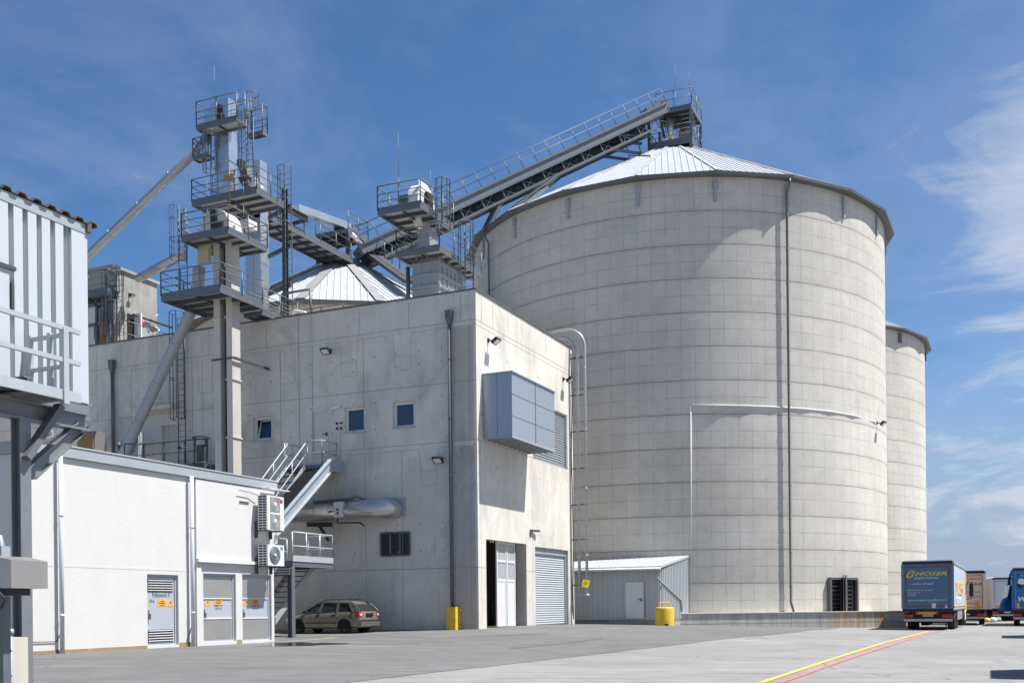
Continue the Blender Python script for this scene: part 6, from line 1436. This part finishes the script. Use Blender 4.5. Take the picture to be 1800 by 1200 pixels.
# ------------------------------------------------------------------ estate car in the shade of the wall
cr = PD(607, 1117.5, 46.2); zc = g(cr.x, cr.y)
CAR = mat('car_champagne', (.225, .2, .16), .28, .5, var=.05, scale=1.2, dirt=((.24, .18, .10), .55, 1.3), coat=.3)
TRIMB = mat('car_black_trim', (.02, .02, .022), .5, var=0)
# local frame: X right, Y forward; the car points along -X of the world (rotation 90 degrees)
car = thing('estate_car', 'dusty champagne estate car with number 36 on its rear side window in the wall shade', 'car', (0, 0, 0), None, R(90), local=True)
# rear wheel sits at local Y = 0.80 from the rear bumper, left flank (X = -0.82) faces the camera
WB, RW = 2.46, .30
car.location = (cr.x + .80, cr.y + .74, zc)
prof = [  # Y, lower z, belt z, half width lower, half width belt, roof z, half width roof
    (0.00, .42, .62, .70, .70, None, None), (.06, .30, .98, .76, .74, None, None), (.20, .26, 1.0, .80, .775, None, None), (.55, .24, .98, .82, .79, None, None), (.8, .24, .97, .825, .80, None, None),
    (1.4, .22, .95, .825, .805, None, None), (2.2, .22, .92, .825, .80, None, None), (2.75, .22, .90, .82, .79, None, None), (3.3, .24, .84, .81, .76, None, None), (3.75, .26, .75, .79, .70, None, None), (4.08, .3, .62, .70, .60, None, None), (4.2, .38, .52, .55, .5, None, None)]
def section(y, zl, zb, wl, wb):
    zm = zl + (zb - zl) * .55
    return [V((-wl * .9, y, zl)), V((-wl, y, zl + .1)), V((-wl - .01, y, zm)), V((-wb, y, zb - .05)), V((-wb + .06, y, zb)), V((wb - .06, y, zb)), V((wb, y, zb - .05)), V((wl + .01, y, zm)), V((wl, y, zl + .1)), V((wl * .9, y, zl))]
m = MB(); rings = []
for pq in prof: k = len(m.v); m.v += section(*pq[:5]); rings.append(k)
for a, b in zip(rings, rings[1:]):
    for j in range(10): m.f.append([a + j, a + (j + 1) % 10, b + (j + 1) % 10, b + j]); m.m.append(0); m.sm.append(True)
m.f.append([rings[0] + j for j in range(10)]); m.m.append(0); m.sm.append(False); m.f.append([rings[-1] + j for j in range(10)]); m.m.append(0); m.sm.append(False)
body = m.build('body', CAR, car)
# cabin: roof shell with pillars, windows as separate panes
gh = [(.16, 1.0), (.36, 1.26), (.62, 1.40), (1.3, 1.445), (2.0, 1.43), (2.35, 1.36), (3.15, .90)]
def gw(z): return .775 - (z - .95) * .36
m = MB(); k0 = []
for y, z in gh[1:6]: k = len(m.v); w_ = gw(z); m.v += [V((-w_, y, z - .03)), V((-w_ + .09, y, z + .015)), V((0, y, z + .03)), V((w_ - .09, y, z + .015)), V((w_, y, z - .03))]; k0.append(k)
for a, b in zip(k0, k0[1:]):
    for j in range(4): m.f.append([a + j, a + j + 1, b + j + 1, b + j]); m.m.append(0); m.sm.append(True)
def pil(ya, za, yb, zb, w, side): m.bar(V((side * (gw(za) + .0), ya, za)), V((side * gw(zb), yb, zb)), .05, w, 0, (0, 1, 0))
for s in (-1, 1):
    pil(.08, .97, .44, 1.30, .16, s); pil(.3, .97, .58, 1.36, .2, s); pil(1.22, .95, 1.18, 1.40, .08, s); pil(2.12, .94, 2.0, 1.40, .09, s); pil(3.12, .90, 2.33, 1.34, .07, s)
    m.bar(V((s * gw(1.37), .5, 1.35)), V((s * gw(1.4), 2.1, 1.405)), .05, .07); m.bar(V((s * gw(1.4), 2.1, 1.405)), V((s * gw(1.35), 2.35, 1.335)), .05, .07)
m.build('roof', CAR, car, fix=False)
m = MB()
for s in (-1, 1):
    P = lambda y, z: V((s * (gw(z) - .012), y, z))
    m.add([P(.42, .97), P(1.2, .95), P(1.16, 1.37), P(.62, 1.34)], ((0, 1, 2, 3),)); m.add([P(1.26, .95), P(2.1, .94), P(1.98, 1.375), P(1.22, 1.38)], ((0, 1, 2, 3),)); m.add([P(2.16, .94), P(3.0, .905), P(2.36, 1.3), P(2.05, 1.37)], ((0, 1, 2, 3),))
m.add([V((-.66, .07, 1.0)), V((.66, .07, 1.0)), V((.58, .37, 1.30)), V((-.58, .37, 1.30))], ((0, 1, 2, 3),)); m.add([V((-.7, 3.1, .92)), V((.7, 3.1, .92)), V((.58, 2.38, 1.34)), V((-.58, 2.38, 1.34))], ((0, 1, 2, 3),))
m.build('windows', mat('car_glass', (.02, .025, .028), .08, var=0, spec=.8), car, fix=False)
text_mesh('window_number', '36', .24, (-gw(1.12) - .006, 1.08, 1.03), (0, -1, 0), (.36, 0, 1), TRIM, car, .15, .32, .002, .01)
m = MB()
for s in (-1, 1): m.path([V((s * .52, .62, 1.42)), V((s * .52, .75, 1.50)), V((s * .52, 1.9, 1.51)), V((s * .52, 2.1, 1.42))], .018, 6)
m.build('roof_rails', TRIMB, car); m = MB(); m.tube(V((0, .75, 1.45)), V((.0, .35, 1.85)), .008, 5); m.build('aerial', TRIMB, car)
for s in (-1, 1):
    for y in (.80, .80 + WB):
        wheel(car, s * .735, y, RW, .19, s, mat('car_rim', (.10, .10, .10), .5, .2, var=.2))
        m = MB(); pts = [V((s * .80, y + math.cos(R(a)) * .37, RW + .02 + math.sin(R(a)) * .37)) for a in range(-12, 193, 15)]
        m.poly([V((s * .836, y + math.cos(R(a)) * .355, RW + .02 + math.sin(R(a)) * .355)) for a in range(-20, 201, 10)]); m.build('wheel_arch', BLACK, car, fix=False)
    m = MB(); m.box(s * .822 - .012, s * .822 + .012, 1.2, 2.85, .46, .50); m.build('rub_strip', TRIMB, car)
    for y in (1.3, 2.12): m = MB(); m.box(s * .81 - .02, s * .81 + .022, y, y + .17, .80, .835); m.build('door_handle', TRIMB, car)
    m = MB(); m.box(s * .9 - .1, s * .9 + .1, 2.72, 2.84, .90, 1.03); m.build('mirror', TRIMB, car)
    m = MB(); m.prism([(s * .60, -.0, .72), (s * .785, .07, .72), (s * .785, .07, .98), (s * .62, .03, .98)], (0, .14, 0)); o = m.build('tail_light', LRD, car)
    m = MB(); m.box(s * .7 - .06, s * .7 + .06, .0, .02, .80, .88); m.build('reversing_lamp', TRIM, o)
    m = MB(); m.prism([(s * .5, 4.0, .56), (s * .72, 3.9, .56), (s * .7, 3.86, .72), (s * .5, 3.95, .7)], (0, .1, 0)); m.build('headlight', TRIM, car)
m = MB()
for s_ in (-1, 1):
    for y_, za_, zb2_ in ((1.24, .36, .95), (2.12, .34, .94), (3.05, .45, .9), (.46, .62, .97)): m.bar(V((s_ * .829, y_, za_)), V((s_ * .808, y_ - (.04 if y_ > 3 else 0), zb2_)), .012, .014)
m.build('door_seams', TRIMB, car)
m = MB(); m.box(-.77, .77, -.05, .12, .34, .60); m.build('bumper', CAR, car); m = MB(); m.box(-.78, .78, -.062, -.04, .56, .60); m.build('bumper_strip', TRIMB, car)
m = MB(); m.box(-.27, .27, -.02, .01, .77, .90); m.build('number_plate_recess', TRIMB, car); m = MB(); m.box(-.24, .24, -.03, -.021, .79, .88); m.build('number_plate', CHAS, car)
# puddle at the foot of the stairs and the pale kerb strip by the white building
m = MB(); c = PG(520, 1132); ring = []
for i in range(30):
    a = 2 * math.pi * i / 30; r = 1 + .25 * math.sin(3 * a + 1) + .15 * math.sin(5 * a); ring.append(c + hh * (math.cos(a) * 1.3 * r) + FW * (math.sin(a) * 1.6 * r) )
m.poly([V((q.x, q.y, g(q.x, q.y) + .013)) for q in ring]); tag(m.build('puddle', mat('wet_asphalt', (.03, .03, .032), .12, var=.1), None), kind='structure')
m = MB(); a, b = PU(484, 1126, UW + .3), PG(580, 1121)
for k in range(8):
    p0_, p1_ = a.lerp(b, k / 8), a.lerp(b, (k + 1) / 8); m.add([V((p0_.x, p0_.y, g(p0_.x, p0_.y) + .012)), V((p1_.x, p1_.y, g(p1_.x, p1_.y) + .012)), V((p1_.x, p1_.y, g(p1_.x, p1_.y) + .012)) + Y1 * .8, V((p0_.x, p0_.y, g(p0_.x, p0_.y) + .012)) + Y1 * .8], ((0, 1, 2, 3),))
tag(m.build('kerb_strip', mat('dusty_kerb', (.44, .38, .27), .9, var=.15), None), kind='structure')
